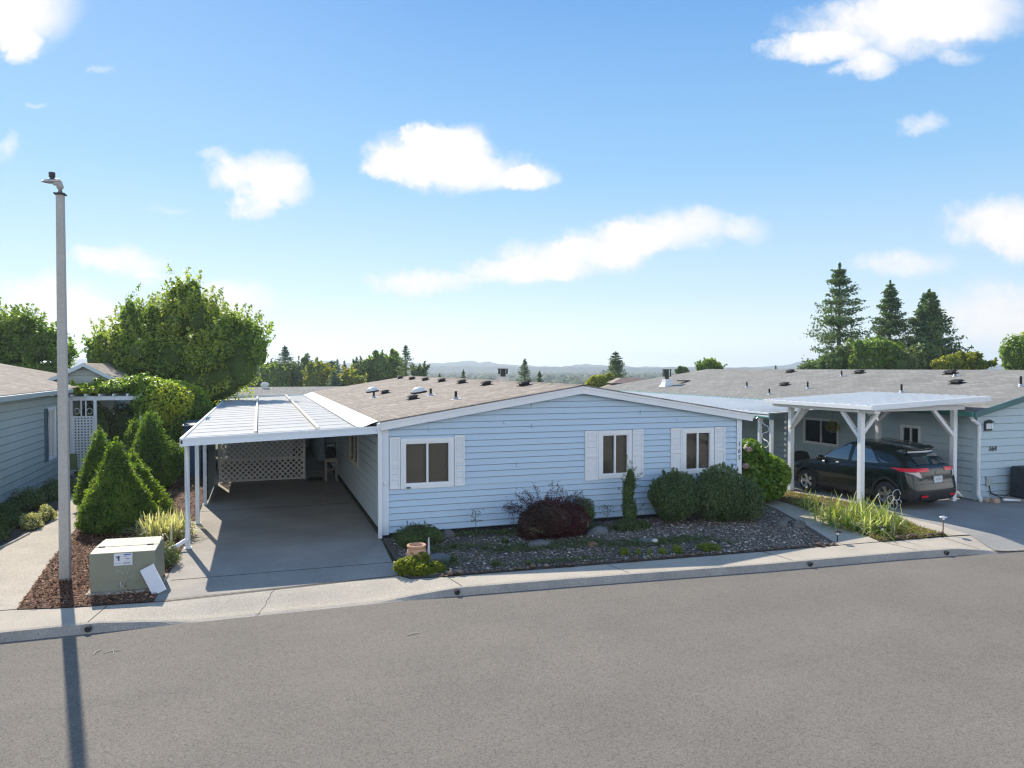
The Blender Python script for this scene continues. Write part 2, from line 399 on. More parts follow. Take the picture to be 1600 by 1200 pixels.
def glassmat(name, tint=(.9,.95,1), rough=.02, mixf=None):
    m, t = newmat(name); G = t.n('ShaderNodeBsdfGlossy'); G.inputs['Roughness'].default_value = rough
    T = t.n('ShaderNodeBsdfTransparent'); T.inputs[0].default_value = (*tint, 1)
    M = t.n('ShaderNodeMixShader'); fr = t.n('ShaderNodeFresnel'); fr.inputs[0].default_value = 1.5
    if mixf is None: t.l(fr.outputs[0], M.inputs[0])
    else: M.inputs[0].default_value = mixf
    t.l(T.outputs[0], M.inputs[1]); t.l(G.outputs[0], M.inputs[2]); o = t.n('ShaderNodeOutputMaterial'); t.l(M.outputs[0], o.inputs[0])
glassmat('glass', (.88,.9,.9)); 
def carglass():
    m, t = newmat('car_glass'); P = t.n('ShaderNodeBsdfPrincipled'); P.inputs['Base Color'].default_value = (.02,.035,.045,1)
    P.inputs['Roughness'].default_value = .03; P.inputs['Specular IOR Level'].default_value = 1.0; P.inputs['Coat Weight'].default_value = 1
    P.inputs['Coat IOR'].default_value = 1.9
    o = t.n('ShaderNodeOutputMaterial'); t.l(P.outputs[0], o.inputs[0])
carglass()
leafmat('spruce_leaf', (0.047,0.099,0.019), (0.151,0.235,0.038), (0.198,0.273,0.047), .45)
leafmat('hedge_leaf', (0.091,0.169,0.033), (0.221,0.312,0.046), (0.390,0.416,0.052), .45, .4)
leafmat('tree_leaf', (.085,.155,.04), (.19,.285,.06), (.27,.32,.07), .45, .4)
leafmat('fir_leaf', (0.053,0.109,0.058), (0.109,0.179,0.072), (0.168,0.216,0.072), .2)
leafmat('blue_fir_leaf', (0.057,0.112,0.090), (0.102,0.180,0.124), (0.135,0.203,0.112), .2)
leafmat('far_leaf', (.07,.12,.055), (.13,.19,.08), (.19,.23,.09), .3)
leafmat('yellow_leaf', (0.172,0.215,0.029), (0.243,0.257,0.036), (0.286,0.272,0.043), .4)
leafmat('boxwood_leaf', (0.046,0.086,0.034), (0.138,0.190,0.086), (0.184,0.218,0.115), .3, .4)
leafmat('hydrangea_leaf', (0.088,0.163,0.019), (0.150,0.237,0.031), (0.213,0.300,0.037), .4, .35)
leafmat('maple_red', (0.053,0.015,0.021), (0.105,0.026,0.030), (0.053,0.038,0.030), .3)
leafmat('maple_tip', (0.056,0.042,0.070), (0.112,0.042,0.070), (0.070,0.070,0.098), .2)
leafmat('lily_leaf', (.10,.16,.03), (.24,.28,.08), (.50,.50,.36), .4, .4)
leafmat('grassy_leaf', (.22,.24,.08), (.50,.48,.30), (.68,.66,.52), .3, .5)
leafmat('chartreuse_leaf', (.16,.20,.015), (.24,.26,.02), (.10,.14,.02), .45)
leafmat('low_leaf', (.035,.065,.02), (.11,.15,.05), (.09,.11,.05), .3)
leafmat('sage_leaf', (.09,.12,.05), (.16,.19,.09), (.25,.28,.14), .3)
leafmat('moss_leaf', (.14,.15,.02), (.22,.21,.03), (.18,.15,.04), .3)
leafmat('gravel_mat', (.115,.10,.085), (.25,.225,.20), (.50,.48,.44), 0, .8)
leafmat('edge_mat', (.07,.05,.042), (.15,.105,.085), (.2,.16,.13), 0, .9)
leafmat('chip_mat', (.09,.035,.018), (.26,.12,.065), (.48,.30,.19), 0, .9)
leafmat('dead_leaf', (.22,.14,.06), (.35,.27,.15), (.4,.36,.28), .2, .9)
M_ = MATS

# ------------------------------------------------------------------ ground, street, sidewalk
def lerpf(tab):
    xs = [a for a, b in tab]; ys = [b for a, b in tab]
    return lambda u: float(np.interp(u, xs, ys))
kerb_bot = lerpf([(-60,-5.5),(-25,-4.2),(-5.8,-3.86),(0,-3.87),(.67,-3.9),(2.67,-4.03),(6.37,-4.33),(9.25,-4.47),(10.7,-4.6),(12.3,-4.82),(16,-5.5),(24,-8),(60,-24)])
walk_back = lerpf([(-60,-4.0),(-25,-3.0),(-6.1,-2.72),(-5.2,-2.96),(-3.98,-3.10),(-3.8,-3.0),(-.16,-2.82),(.0,-3.15),(.5,-3.2),(3,-3.34),(5.6,-3.47),(8.6,-3.6),(11.5,-3.74),(13,-3.9),(16,-4.4),(24,-7),(60,-23)])
ztop = lerpf([(-60,0),(-4.6,0),(-3.3,-.118),(-.7,-.118),(.65,0),(10.75,0),(11.9,-.118),(60,-.118)])
def zwalk(u, v):
    b, c = walk_back(u), kerb_bot(u) + .10
    k = min(1, max(0, (b - v) / (b - c))); return ztop(u) * k * k * (3 - 2 * k) if v > c else ztop(u)
US = sorted(set([round(x, 3) for x in np.concatenate([np.linspace(-60,-8,14), np.arange(-8,14,.2), np.linspace(14,60,16)])]))
def strip(name, rowsf, mat, kind='structure', smooth=False):
    """sheet through rows of (u,v,z) for every u"""
    vs = []; fs = []; n = None
    for u in US:
        r = rowsf(u); n = len(r); vs += [(u, v, z) for v, z in r]
    for i in range(len(US) - 1):
        for j in range(n - 1): fs.append((i*n+j, (i+1)*n+j, (i+1)*n+j+1, i*n+j+1))
    b = MB(); b.add(vs, fs); return tag(b.build(name, mat, smooth=smooth), kind=kind)
def terr_z(u, v):
    d = max(0, v - 45); return -0.012 - 14 * (1 - math.exp(-(d / 90) ** 2))
def ground_sheet():
    us = list(np.linspace(-3000, -100, 9)) + list(np.linspace(-90, 110, 81)) + list(np.linspace(150, 3000, 9))
    fr = [lambda u: -3000, lambda u: -400, lambda u: -60, lambda u: kerb_bot(max(-60, min(60, u))) - .3, lambda u: kerb_bot(max(-60, min(60, u))) + .05, lambda u: kerb_bot(max(-60, min(60, u))) + .3]
    tail = [0, 20, 45] + list(range(60, 260, 15)) + [300, 400, 700, 1500, 3000]
    vs = []; 
    for u in us:
        for k, f in enumerate(fr): vs.append((u, f(u), -.16 if k < 5 else -.135 if u > 11 else -.02 if (u < -5 or u > 1) else -.135))
        for v in tail: vs.append((u, v, terr_z(u, v)))
    n = len(fr) + len(tail); fs = []
    for i in range(len(us) - 1):
        for j in range(n - 1): fs.append((i*n+j, (i+1)*n+j, (i+1)*n+j+1, i*n+j+1))
    b = MB(); b.add(vs, fs); tag(b.build('ground', M_['terrain'], smooth=False), kind='structure')
ground_sheet()
strip('road', lambda u: [(-60, -.13), (-20, -.13), (-8, -.13) if u < 20 else (-28,-.13), (kerb_bot(u) + .02, -.13)], M_['asphalt'])
def walk_rows(u):
    b, c = walk_back(u), kerb_bot(u)
    r = [(b + .04, -.003)] + [(b + (c + .12 - b) * k / 6, zwalk(u, b + (c + .12 - b) * k / 6)) for k in range(0, 7)]
    z = ztop(u); return r + [(c + .07, z - .012)]
strip('sidewalk', walk_rows, M_['concrete'])
strip('kerb', lambda u: [(kerb_bot(u) + .07, ztop(u) - .012), (kerb_bot(u), -.135)], M_['curb_face'])
def sheet(name, poly, z, mat, kind='structure', thick=None):
    b = MB()
    if thick: b.prism(poly, z - thick, z)
    else:
        n = len(poly); a = sum(poly[i][0]*poly[(i+1)%n][1]-poly[(i+1)%n][0]*poly[i][1] for i in range(n))
        if a < 0: poly = poly[::-1]
        b.add([(x, y, z) for x, y in poly], [tuple(range(n))])
    return tag(b.build(name, mat), kind=kind)
def px(*pts, z=0.0): return [tuple(gp(a, b, z))[:2] for a, b in pts]
# driveway slab under the carport
sheet('driveway', [(-3.98,-3.09),(-3.8,-3.0),(-.16,-2.83),(-.02,0),(-.02,20),(-3.85,20),(-3.85,2)], .004, M_['slab_concrete'])
b = MB()
for (a, c) in (((-3.97,-3.09,.006), (-.1,-2.85,.006)), ((-3.85,-1.9,.006), (-.08,-1.95,.006)), ((-3.85,4.4,.006), (-.03,4.4,.006))):
    b.bar(a, c, .018, .006)
tag(b.build('driveway_joint', M_['joint']), kind='structure')
# joints across the sidewalk
b = MB()
for u in (-4.62, .62, 3.6, 6.9, 9.75, 11.25):
    bk, cb = walk_back(u), kerb_bot(u) + .12; tw = -.12 if u < 0 else .1
    pts = [(u + tw * (k/6), bk + (cb - bk) * k / 6) for k in range(7)]
    for p, q in zip(pts, pts[1:]): b.bar((p[0], p[1], zwalk(*p) + .001), (q[0], q[1], zwalk(*q) + .001), .014, .005)
tag(b.build('sidewalk_joint', M_['joint']), kind='structure')
# hairline cracks in the apron
b = MB(); x, y = -2.2, -2.95
for k in range(9):
    nx, ny = x + random.uniform(-.06, .03), y - .1; b.bar((x, y, zwalk(x, y) + .001), (nx, ny, zwalk(nx, ny) + .001), .006, .004); x, y = nx, ny
tag(b.build('sidewalk_crack', M_['joint']), kind='structure')
# beds and paths
GRAVEL = [(.0,-.0),(-.04,-2.0),(-.12,-2.8),(.0,-3.13),(.5,-3.18),(3,-3.32),(5.6,-3.45),(8.68,-3.59),(9.35,-1.9),(10.05,.05),(10.35,2.2),(10.3,6),(8.95,6),(8.95,0)]
WALK = [(8.6,-3.58),(9.7,-3.62),(10.75,-.2),(11.1,2.6),(11.2,9),(10.2,9),(10.35,2.2),(9.35,-1.9)]
MEDIAN = [(9.72,-3.64),(11.48,-3.70)] + px((1440,826),(1395,806)) + [(12.45,.3),(12.1,1.9),(11.1,2.6),(10.7,-.2)]
sheet('gravel_bed', GRAVEL, .014, M_['soil'])
sheet('walkway', WALK, .009, M_['concrete'])
sheet('median_bed', MEDIAN, .013, M_['soil'])
drv_edge = px((1392,804),(1459,820),(1514,836),(1575,862))
STRIPP = px((1395,806),(1440,826)) + [(11.48,-3.72),(12.0,-3.78)] + [drv_edge[2], drv_edge[1], drv_edge[0]] + [(12.62,.3),(12.3,2.0),(12.1,1.9),(12.45,.3)]
sheet('path_edging', STRIPP, .018, M_['concrete'])
dl = [(-40,40.0)]
dvs = sorted([p[::-1] for p in drv_edge]); dvx = [a for a, _ in dvs]; dux = [c for _, c in dvs]
def drive():
    vs, fs = [], []; rows = list(np.linspace(8, -3.4, 14)) + list(np.linspace(-3.55, -5.2, 12)); cols = 30
    for v in rows:
        u0 = float(np.interp(v, dvx, dux)) if v < dvx[-1] else 12.62 - (v - dvx[-1]) * .05
        for k in range(cols):
            u = u0 + (32 - u0) * (k / (cols - 1)) ** 1.6
            vv = max(v, kerb_bot(u) + .03)
            vs.append((u, vv, zwalk(u, vv) * 1.0 + .012 if u > 11 else zwalk(u, vv) + .012))
    for i in range(len(rows) - 1):
        for j in range(cols - 1): fs.append((i*cols+j+1, i*cols+j, (i+1)*cols+j, (i+1)*cols+j+1))
    b = MB(); b.add(vs, fs); tag(b.build('neighbour_driveway', M_['dark_asphalt']), kind='structure')
drive()
MULCH = [(-5.86,-2.8),(-6.01,-1.07),(-6.16,.81),(-6.31,3.08),(-6.75,6.3),(-7.0,8.2),(-7.2,14),(-3.9,14),(-3.86,2),(-3.98,-3.07),(-5.2,-2.95)]
PATH = [(-9.8,-2.7),(-5.86,-2.78),(-6.01,-1.07),(-6.16,.81),(-6.31,3.08),(-6.75,6.3),(-7.0,8.2),(-7.1,13),(-7.9,13),(-7.44,8.05),(-7.3,6.4),(-7.05,3.9),(-7.2,2.4),(-7.5,1.2),(-8.6,-.6)]
FERN = [(-8.5,12),(-7.9,12),(-7.44,8.05),(-7.3,6.4),(-7.05,3.9),(-7.2,2.4),(-7.5,1.2),(-8.6,-.6),(-12,-2),(-12,3),(-8.5,3)]
sheet('mulch_bed', MULCH, .014, M_['mulch_base']); sheet('left_path', PATH, .008, M_['concrete']); sheet('fern_bed', FERN, .013, M_['soil'])
def inpoly(P, poly):
    x, y = P[:, 0], P[:, 1]; r = np.zeros(len(P), bool); n = len(poly)
    for i in range(n):
        x0, y0 = poly[i]; x1, y1 = poly[(i + 1) % n]
        c = ((y0 > y) != (y1 > y)) & (x < (x1 - x0) * (y - y0) / (y1 - y0 + 1e-12) + x0); r ^= c
    return r
def scatter(poly, n, prob=None):
    a = np.array(poly); lo, hi = a.min(0), a.max(0); P = rng.uniform(lo, hi, size=(n * 6, 2)); P = P[inpoly(P, poly)]
    if prob is not None: P = P[rng.uniform(size=len(P)) < prob(P)]
    return P[:n]
def stones(name, P2, smin, smax, mat, z0=.015, white=.08, flat=.6):
    N = len(P2); s = rng.uniform(smin, smax, N) * rng.choice([1, 1, 1, 1.5], N)
    base = norm(np.array([(1,0,0),(-1,0,0),(0,1,0),(0,-1,0),(0,0,1),(0,0,-1),(.6,.6,.5),(-.6,.5,.5)], float))
    base = np.array([(1,0,0),(.2,1,.1),(-1,.1,0),(-.1,-1,0),(.1,.1,.9),(0,0,-.6)], float)
    ang = rng.uniform(0, 6.28, N); V = base[None] * rng.uniform(.65, 1.25, (N, 6, 1)) * s[:, None, None] * .5
    V[:, :, 2] *= flat; c, sn = np.cos(ang)[:, None], np.sin(ang)[:, None]
    X = V[:, :, 0] * c - V[:, :, 1] * sn; Y = V[:, :, 0] * sn + V[:, :, 1] * c
    V = np.stack([X + P2[:, :1], Y + P2[:, 1:2], V[:, :, 2] + z0 + s[:, None] * .15], 2)
    T = np.array([(0,1,4),(1,2,4),(2,3,4),(3,0,4),(1,0,5),(2,1,5),(3,2,5),(0,3,5)])
    F = (T[None] + (np.arange(N) * 6)[:, None, None]).reshape(-1, 3)
    r = np.repeat(rng.uniform(size=N), 8); tn = np.repeat((rng.uniform(size=N) < white) * 1.0, 8)
    return fastmesh(name, V.reshape(-1, 3), F, mat, r, tn)
gr = stones('gravel', scatter([(.1,-.1),(.1,-3.0),(.6,-3.1),(5.6,-3.38),(8.55,-3.5),(9.9,-.1),(10.2,5),(9.1,5),(9,0)], 15000, lambda P: np.clip(.25 + .9 * vnoise(np.c_[P, P[:, 0] * 0], 1.3, 3) + (P[:, 0] > 4.5) * .3 - .3 * (P[:, 1] > -1.2), 0, 1)), .025, .065, M_['gravel_mat'])
tag(gr, 'grey and white river gravel covering the bed before the blue home', 'gravel', kind='stuff')
ch = scatter(MULCH, 16000, lambda P: np.where(P[:, 1] < 2.5, 1, .35))
P3 = np.c_[ch, .02 + .03 * rng.uniform(size=len(ch))]
V, F = leaves(P3, rng.uniform(.035, .09, len(ch)), np.array([0, 0, 1.6]), .6, .35)
tag(fastmesh('bark_mulch', V, F, M_['chip_mat'], rng.uniform(size=len(F)), (rng.uniform(size=len(F)) < .25) * rng.uniform(.3, 1, len(F))), 'red brown bark chips round the utility box and cone shrubs', 'mulch', kind='stuff')
# moss and dry thatch in the median, dry litter on the gravel
mp = scatter(MEDIAN, 9000, lambda P: np.where(P[:, 1] < -2.2, 1, .4)); P3 = np.c_[mp, .02 + .05 * rng.uniform(size=len(mp)) * vnoise(np.c_[mp, mp[:, 0] * 0], 4, 5)]
V, F = leaves(P3, rng.uniform(.03, .08, len(mp)), np.array([0, 0, .6]), .8, .35); tn = (vnoise(P3, 3, 8) > .55) * 1.0
tag(fastmesh('moss', V, F, M_['moss_leaf'], rng.uniform(size=len(F)), tn), 'yellow green moss covering the tip of the small bed by the driveway', 'moss', kind='stuff')
mp = scatter(MEDIAN, 2500); P3 = np.c_[mp, .03 + .05 * rng.uniform(size=len(mp))]
V, F = leaves(P3, rng.uniform(.04, .09, len(mp)), np.array([0, 0, .8]), .8, .2)
tag(fastmesh('dry_litter', V, F, M_['dead_leaf'], rng.uniform(size=len(F)), rng.uniform(size=len(F))), 'dry straw coloured litter lying among the moss of the small bed', 'litter', kind='stuff')
wp = scatter([(.4,-.2),(.2,-2.9),(5,-3.3),(6.8,-3.3),(6.5,-1.8),(5,-1),(4.8,-.2)], 5200, lambda P: np.clip(5 * vnoise(np.c_[P, P[:, 0] * 0], 3.1, 21) - 2.6, 0, 1))
P3 = np.c_[wp, .03 + .07 * rng.uniform(size=len(wp))]
V, F = leaves(P3, rng.uniform(.04, .09, len(wp)), np.array([0, -.2, .5]), .9, .4)
tag(fastmesh('ground_cover', V, F, M_['low_leaf'], rng.uniform(size=len(F)), rng.uniform(size=len(F))), 'low patchy green weeds spreading over the gravel by the wall', 'ground cover', kind='stuff')
wp = scatter([(3.9,-2.75),(6.1,-3.0),(6.1,-3.3),(4.0,-3.2)], 1500, lambda P: np.clip(3 * vnoise(np.c_[P, P[:, 0] * 0], 3.2, 4) - 1.4, 0, 1)); P3 = np.c_[wp, .03 + .1 * rng.uniform(size=len(wp))]
V, F = leaves(P3, .08, np.array([0, -.5, .5]), .9, .3)
tag(fastmesh('weeds', V, F, M_['chartreuse_leaf'], rng.uniform(size=len(F)), rng.uniform(.3, 1, len(F))), 'bright green weed tufts along the sidewalk edge of the gravel', 'weeds', kind='stuff')
# stones lined along the bed edges
edge = np.array([(x, -3.13 + .012 - (x - 0) * .049) for x in np.arange(.55, 8.6, .11)]) + rng.normal(size=(74, 2))[:len(np.arange(.55, 8.6, .11))] * .02
tag(stones('edging_stones', edge, .07, .13, M_['edge_mat'], z0=.02, white=.1), 'row of small red brown edging stones along the sidewalk', 'edging', kind='stuff')
e2 = np.array([(9.78 + k * .085, -3.58 - k * .003) for k in range(20)])
tag(stones('scalloped_edging', e2, .08, .11, M_['edge_mat'], z0=.03, white=0, flat=.9), 'dark scalloped edging along the street end of the small bed', 'edging', kind='stuff')
# ------------------------------------------------------------------ building helpers
def siding(b, u0, u1, z0, ztopf, course, holes, plane, facing, lip=.014, axis='x', joints=True, g=.02):
    """lapped boards. Wall in plane y=plane (axis x) or x=plane (axis y); facing +-1 outward; ztopf(u)->wall top, concave-down"""
    zs = set(); zmax = max(ztopf(u) for u in np.linspace(u0, u1, 41))
    n = int(math.ceil((zmax - z0) / course))
    for i in range(n + 1): zs.add(round(z0 + i * course, 4))
    for h in holes: zs.add(round(h[2], 4)); zs.add(round(h[3], 4))
    zs = sorted(zs); uu = np.linspace(u0, u1, 401)
    tops = np.array([ztopf(u) for u in uu])
    def lim(z):
        ok = uu[tops >= z - 1e-4]
        return (ok[0], ok[-1]) if len(ok) else None
    def pt(u, z, out):
        return (u, plane + facing * out, z) if axis == 'x' else (plane + facing * out, u, z)
    def quad(p, q, r_, s_):
        f = (0, 1, 2, 3)
        flip = (axis == 'x' and facing > 0) or (axis == 'y' and facing < 0)
        b.add([p, q, r_, s_], [f[::-1] if flip else f])
    for za, zb in zip(zs, zs[1:]):
        zm = (za + zb) / 2; k = math.floor((zm - z0) / course); zb0 = z0 + k * course
        la, lb = lim(za), lim(zb)
        if la is None: continue
        if lb is None: 
            um = uu[int(np.argmax(tops))]; lb = (um, um)
        oa = lip * (1 - (za - zb0) / course); ob = lip * (1 - (zb - zb0) / course)
        segs = [(la[0], la[1], lb[0], lb[1])]
        for h in holes:
            if h[2] <= za + 1e-5 and h[3] >= zb - 1e-5:
                ns = []
                for a0, a1, b0, b1 in segs:
                    if h[0] > a0 and h[1] < a1: ns += [(a0, h[0], b0, h[0]), (h[1], a1, h[1], b1)]
                    else: ns.append((a0, a1, b0, b1))
                segs = ns
        for a0, a1, b0, b1 in segs:
            zg = za
            if abs(za - zb0) < 1e-5 and zb - za > g * 1.5:      # shadow gap and underside of the board
                zg = za + g; dp = -.03
                quad(pt(a0, za, dp), pt(a1, za, dp), pt(a1, zg, dp), pt(a0, zg, dp))
                quad(pt(a0, zg, dp), pt(a1, zg, dp), pt(a1, zg, oa), pt(a0, zg, oa))
                quad(pt(a0, za, .0), pt(a1, za, .0), pt(a1, za, dp), pt(a0, za, dp))
            quad(pt(a0, zg, oa), pt(a1, zg, oa), pt(b1, zb, ob), pt(b0, zb, ob))
def place(axis, plane, facing):
    """matrix turning local (u, out, z) into the wall's frame; local y grows outward"""
    if axis == 'x': return Matrix(((1,0,0,0),(0,facing,0,plane),(0,0,1,0),(0,0,0,1)))
    return Matrix(((0,facing,0,plane),(1,0,0,0),(0,0,1,0),(0,0,0,1)))
def window(parent, u0, u1, z0, z1, M, trim=.10, frame_mat='trim_white', blind='blind', mull=True, out=.03, gap=.045, name='window'):
    """trim rectangle outer u0..u1, z0..z1; returns the frame part"""
    b = MB(); t_ = trim; ins = .05
    b.box(u0, u1, -.02, out, z1 - t_, z1, M); b.box(u0, u1, -.02, out, z0, z0 + t_, M)
    b.box(u0, u0 + t_, -.02, out, z0 + t_, z1 - t_, M); b.box(u1 - t_, u1, -.02, out, z0 + t_, z1 - t_, M)
    g0, g1, h0, h1 = u0 + t_, u1 - t_, z0 + t_, z1 - t_
    s = .032; e = out - .012
    b.box(g0, g0 + s, -.05, e, h0, h1, M); b.box(g1 - s, g1, -.05, e, h0, h1, M)
    b.box(g0 + s, g1 - s, -.05, e, h0, h0 + s, M); b.box(g0 + s, g1 - s, -.05, e, h1 - s, h1, M)
    if mull: c = (g0 + g1) / 2; b.box(c - .022, c + .022, -.05, e - .008, h0 + s, h1 - s, M)
    f = b.build(name, M_[frame_mat], parent)
    p = MB(); p.box(g0 + s, g1 - s, -.028, -.022, h0 + s, h1 - s, M); p.build('pane', M_['glass'], f)
    q = MB()
    if blind in ('blind',):
        k = int((h1 - h0) / .05)
        for i in range(k):
            z = h0 + (h1 - h0) * i / k; q.box(g0 - .02, g1 + .02, -.095 - .012, -.095, z, z + .046, M)
        q.box(g0 - .02, g1 + .02, -.118, -.112, h0 - .02, h1 + .02, M)
    else:
        x = g0 - .02; i = 0
        while x < g1:
            q.box(x, x + .05, -.11 - (i % 2) * .03, -.10 - (i % 2) * .03, h0 - .02, h1 + .02, M); x += .05; i += 1
        q.box(g0 - .02, g1 + .02, -.18, -.17, h0 - .02, h1 + .02, M)
    q.build('blinds' if blind == 'blind' else 'curtain', M_[blind], f)
    return f
def shutter(parent, u0, u1, z0, z1, M, mat='trim_white'):
    b = MB(); r = .035
    b.box(u0, u0 + r, .015, .045, z0, z1, M); b.box(u1 - r, u1, .015, .045, z0, z1, M)
    zm = (z0 + z1) / 2
    for a, c in ((z0, z0 + .05), (zm - .03, zm + .03), (z1 - .05, z1)): b.box(u0 + r, u1 - r, .015, .043, a, c, M)
    for a, c in ((z0 + .05, zm - .03), (zm + .03, z1 - .05)):
        n = int((c - a) / .032)
        for i in range(n):
            z = a + (c - a) * i / n; h = (c - a) / n
            b.add([(u0+r,.018,z+h*.9),(u1-r,.018,z+h*.9),(u1-r,.036,z),(u0+r,.036,z),(u0+r,.018,z),(u1-r,.018,z)], [(0,1,2,3),(3,2,5,4)], M)
    b.box(u0 + r, u1 - r, .008, .016, z0 + .05, z1 - .05, M)
    return b.build('shutter', M_[mat], parent)
def text_mesh(parent, name, s, size, M, mat, depth=.006, shear=0):
    c = bpy.data.curves.new(name, 'FONT'); c.body = s; c.size = size; c.extrude = depth; c.align_x = 'CENTER'; c.align_y = 'CENTER'; c.shear = shear
    o = bpy.data.objects.new('tmp', c); COL.objects.link(o); dg = bpy.context.evaluated_depsgraph_get()
    me = bpy.data.meshes.new_from_object(o.evaluated_get(dg)); bpy.data.objects.remove(o)
    me.transform(M); 
    if parent is not None: me.transform(Matrix.Translation(-wloc(parent)))
    me.materials.clear(); me.materials.append(M_[mat]); me.name = name
    q = bpy.data.objects.new(name, me); COL.objects.link(q); q.parent = parent; return q
def text_M(x, y, z): return Matrix.Translation((x, y, z)) @ Matrix.Rotation(R(90), 4, 'X')   # faces -Y
def vent_box(parent, u, v, z, slope, name='roof_vent'):
    b = MB(); M = Matrix.Translation((u, v, z)) @ Matrix.Rotation(-math.atan(slope), 4, 'Y')
    b.box(-.16, .16, -.2, .2, 0, .012, M); b.box(-.1, .1, -.13, .13, .012, .07, M)
    b.add([(-.15,-.19,.07),(.15,-.19,.07),(.15,.19,.07),(-.15,.19,.07),(-.09,-.13,.115),(.09,-.13,.115),(.09,.13,.115),(-.09,.13,.115)],
          [(0,3,2,1),(4,5,6,7),(0,1,5,4),(1,2,6,5),(2,3,7,6),(3,0,4,7)], M)
    return b.build(name, M_['black_plastic'], parent)
def vent_pipe(parent, u, v, z, slope, h=.2):
    f = MB(); M = Matrix.Translation((u, v, z)) @ Matrix.Rotation(-math.atan(slope), 4, 'Y')
    f.box(-.13, .13, -.13, .13, 0, .01, M); f.lathe([(.07,.01),(.045,.05),(.035,.06)], 14, M)
    o = f.build('vent_flashing', M_['galv'], parent)
    b = MB(); b.cyl((u, v, z), (u, v, z + h), .033, n=12); b.build('vent_pipe', M_['black_plastic'], parent); return o
def gable_top(u0, ze0, ur, zr, u1, ze1):
    return lambda u: ze0 + (zr - ze0) * (u - u0) / (ur - u0) if u <= ur else ze1 + (zr - ze1) * (u1 - u) / (u1 - ur)

# ------------------------------------------------------------------ the blue home
home = thing('mobile_home', 'pale blue lap sided single storey home with white shutters and tan shingle roof', 'house', (4.56, 10, 0))
UE0, ZE0, UR, ZR, UE1, ZE1 = -.05, 2.495, 4.56, 3.215, 9.17, 2.475
roofz = gable_top(UE0, ZE0, UR, ZR, UE1, ZE1)
LEN = 20.2
b = MB()
W1, W2, W3 = (.40, 1.56, 1.03, 2.10), (5.02, 5.88, 1.02, 2.14), (7.25, 8.14, 1.03, 2.13)
hole = lambda w_: (w_[0] + .03, w_[1] - .03, w_[2] + .03, w_[3] - .03)
siding(b, .02, 8.92, .10, lambda u: roofz(u) - .10, .1365, [hole(W1), hole(W2), hole(W3)], 0, -1, lip=.024, g=.016)
b.build('front_wall', M_['blue_siding'], home)
b = MB(); SW = (4.0, 5.9, .98, 2.12)
siding(b, .0, LEN, .10, lambda u: 2.44, .2, [(SW[0]+.03, SW[1]-.03, SW[2]+.03, SW[3]-.03)], .02, -1, axis='y', lip=.008)
siding(b, .0, LEN, .10, lambda u: 2.40, .2, [], 8.92, 1, axis='y', lip=.008)
siding(b, .02, 8.92, .10, lambda u: roofz(u) - .10, .2, [], LEN, 1, lip=.008)
b.build('side_wall', M_['side_siding'], home)
b = MB(); b.box(.05, 8.89, .03, LEN - .03, .0, .11); b.build('skirting', M_['interior_dark'], home)
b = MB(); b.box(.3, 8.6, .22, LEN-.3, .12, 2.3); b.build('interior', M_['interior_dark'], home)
b = MB()   # corner boards
b.box(.0, .145, -.034, -.0245, .08, roofz(.07) - .14); b.box(-.006, .018, -.03, .10, .08, 2.40)
b.build('corner_trim', M_['trim_blue_white'], home); b = MB()
b.box(8.80, 8.945, -.034, -.0245, .08, roofz(8.87) - .14); b.box(8.925, 8.948, -.03, .12, .08, 2.36)
b.build('corner_trim', M_['trim_blue_white'], home)
FM = place('x', 0, -1)
for W in (W1, W2, W3): window(home, *W, FM, trim=.085)
for s in ((.165, .385), (1.575, 1.80), (4.67, 5.005), (5.895, 6.18), (6.93, 7.235), (8.155, 8.46)):
    z0, z1 = (1.04, 2.14) if s[0] < 2 else (1.0, 2.15)
    shutter(home, *s, z0, z1, FM)
window(home, *SW, place('y', .02, -1), trim=.07, frame_mat='cream_metal', blind='interior_dark', mull=True)
# roof deck
def slab_roof(parent, ua, za, ub, zb, v0, v1, th, mat, name='roof'):
    b = MB(); b.add([(ua,v0,za),(ub,v0,zb),(ub,v1,zb),(ua,v1,za),(ua,v0,za-th),(ub,v0,zb-th),(ub,v1,zb-th),(ua,v1,za-th)],
          [(0,1,2,3),(7,6,5,4),(4,5,1,0),(5,6,2,1),(6,7,3,2),(7,4,0,3)] if ub > ua else [(3,2,1,0),(4,5,6,7),(0,1,5,4),(1,2,6,5),(2,3,7,6),(3,0,4,7)])
    return b.build(name, mat, parent)
b = MB()
v0, v1 = -.17, LEN + .15; th = .03
b.add([(UE0,v0,ZE0),(UR,v0,ZR),(UE1,v0,ZE1),(UE0,v1,ZE0),(UR,v1,ZR),(UE1,v1,ZE1),(UE0,v0,ZE0-th),(UR,v0,ZR-th),(UE1,v0,ZE1-th),(UE0,v1,ZE0-th),(UR,v1,ZR-th),(UE1,v1,ZE1-th)],
      [(0,1,4,3),(1,2,5,4),(6,9,10,7),(7,10,11,8),(0,6,7,1),(1,7,8,2),(3,4,10,9),(4,5,11,10),(0,3,9,6),(2,8,11,5)])
roof = b.build('roof', M_['tan_shingle'], home)
b = MB()  # ridge caps
k = v0
while k < v1 - .3: b.add([(UR-.15,k,ZR-.15*.156+.006),(UR,k,ZR+.012),(UR+.15,k,ZR-.15*.16+.006),(UR-.15,k+.29,ZR-.15*.156+.002),(UR,k+.29,ZR+.006),(UR+.15,k+.29,ZR-.15*.16+.002)], [(0,1,4,3),(1,2,5,4),(0,2,1)]); k += .29
b.build('ridge_cap', M_['tan_shingle'], roof)
b = MB()   # rake boards
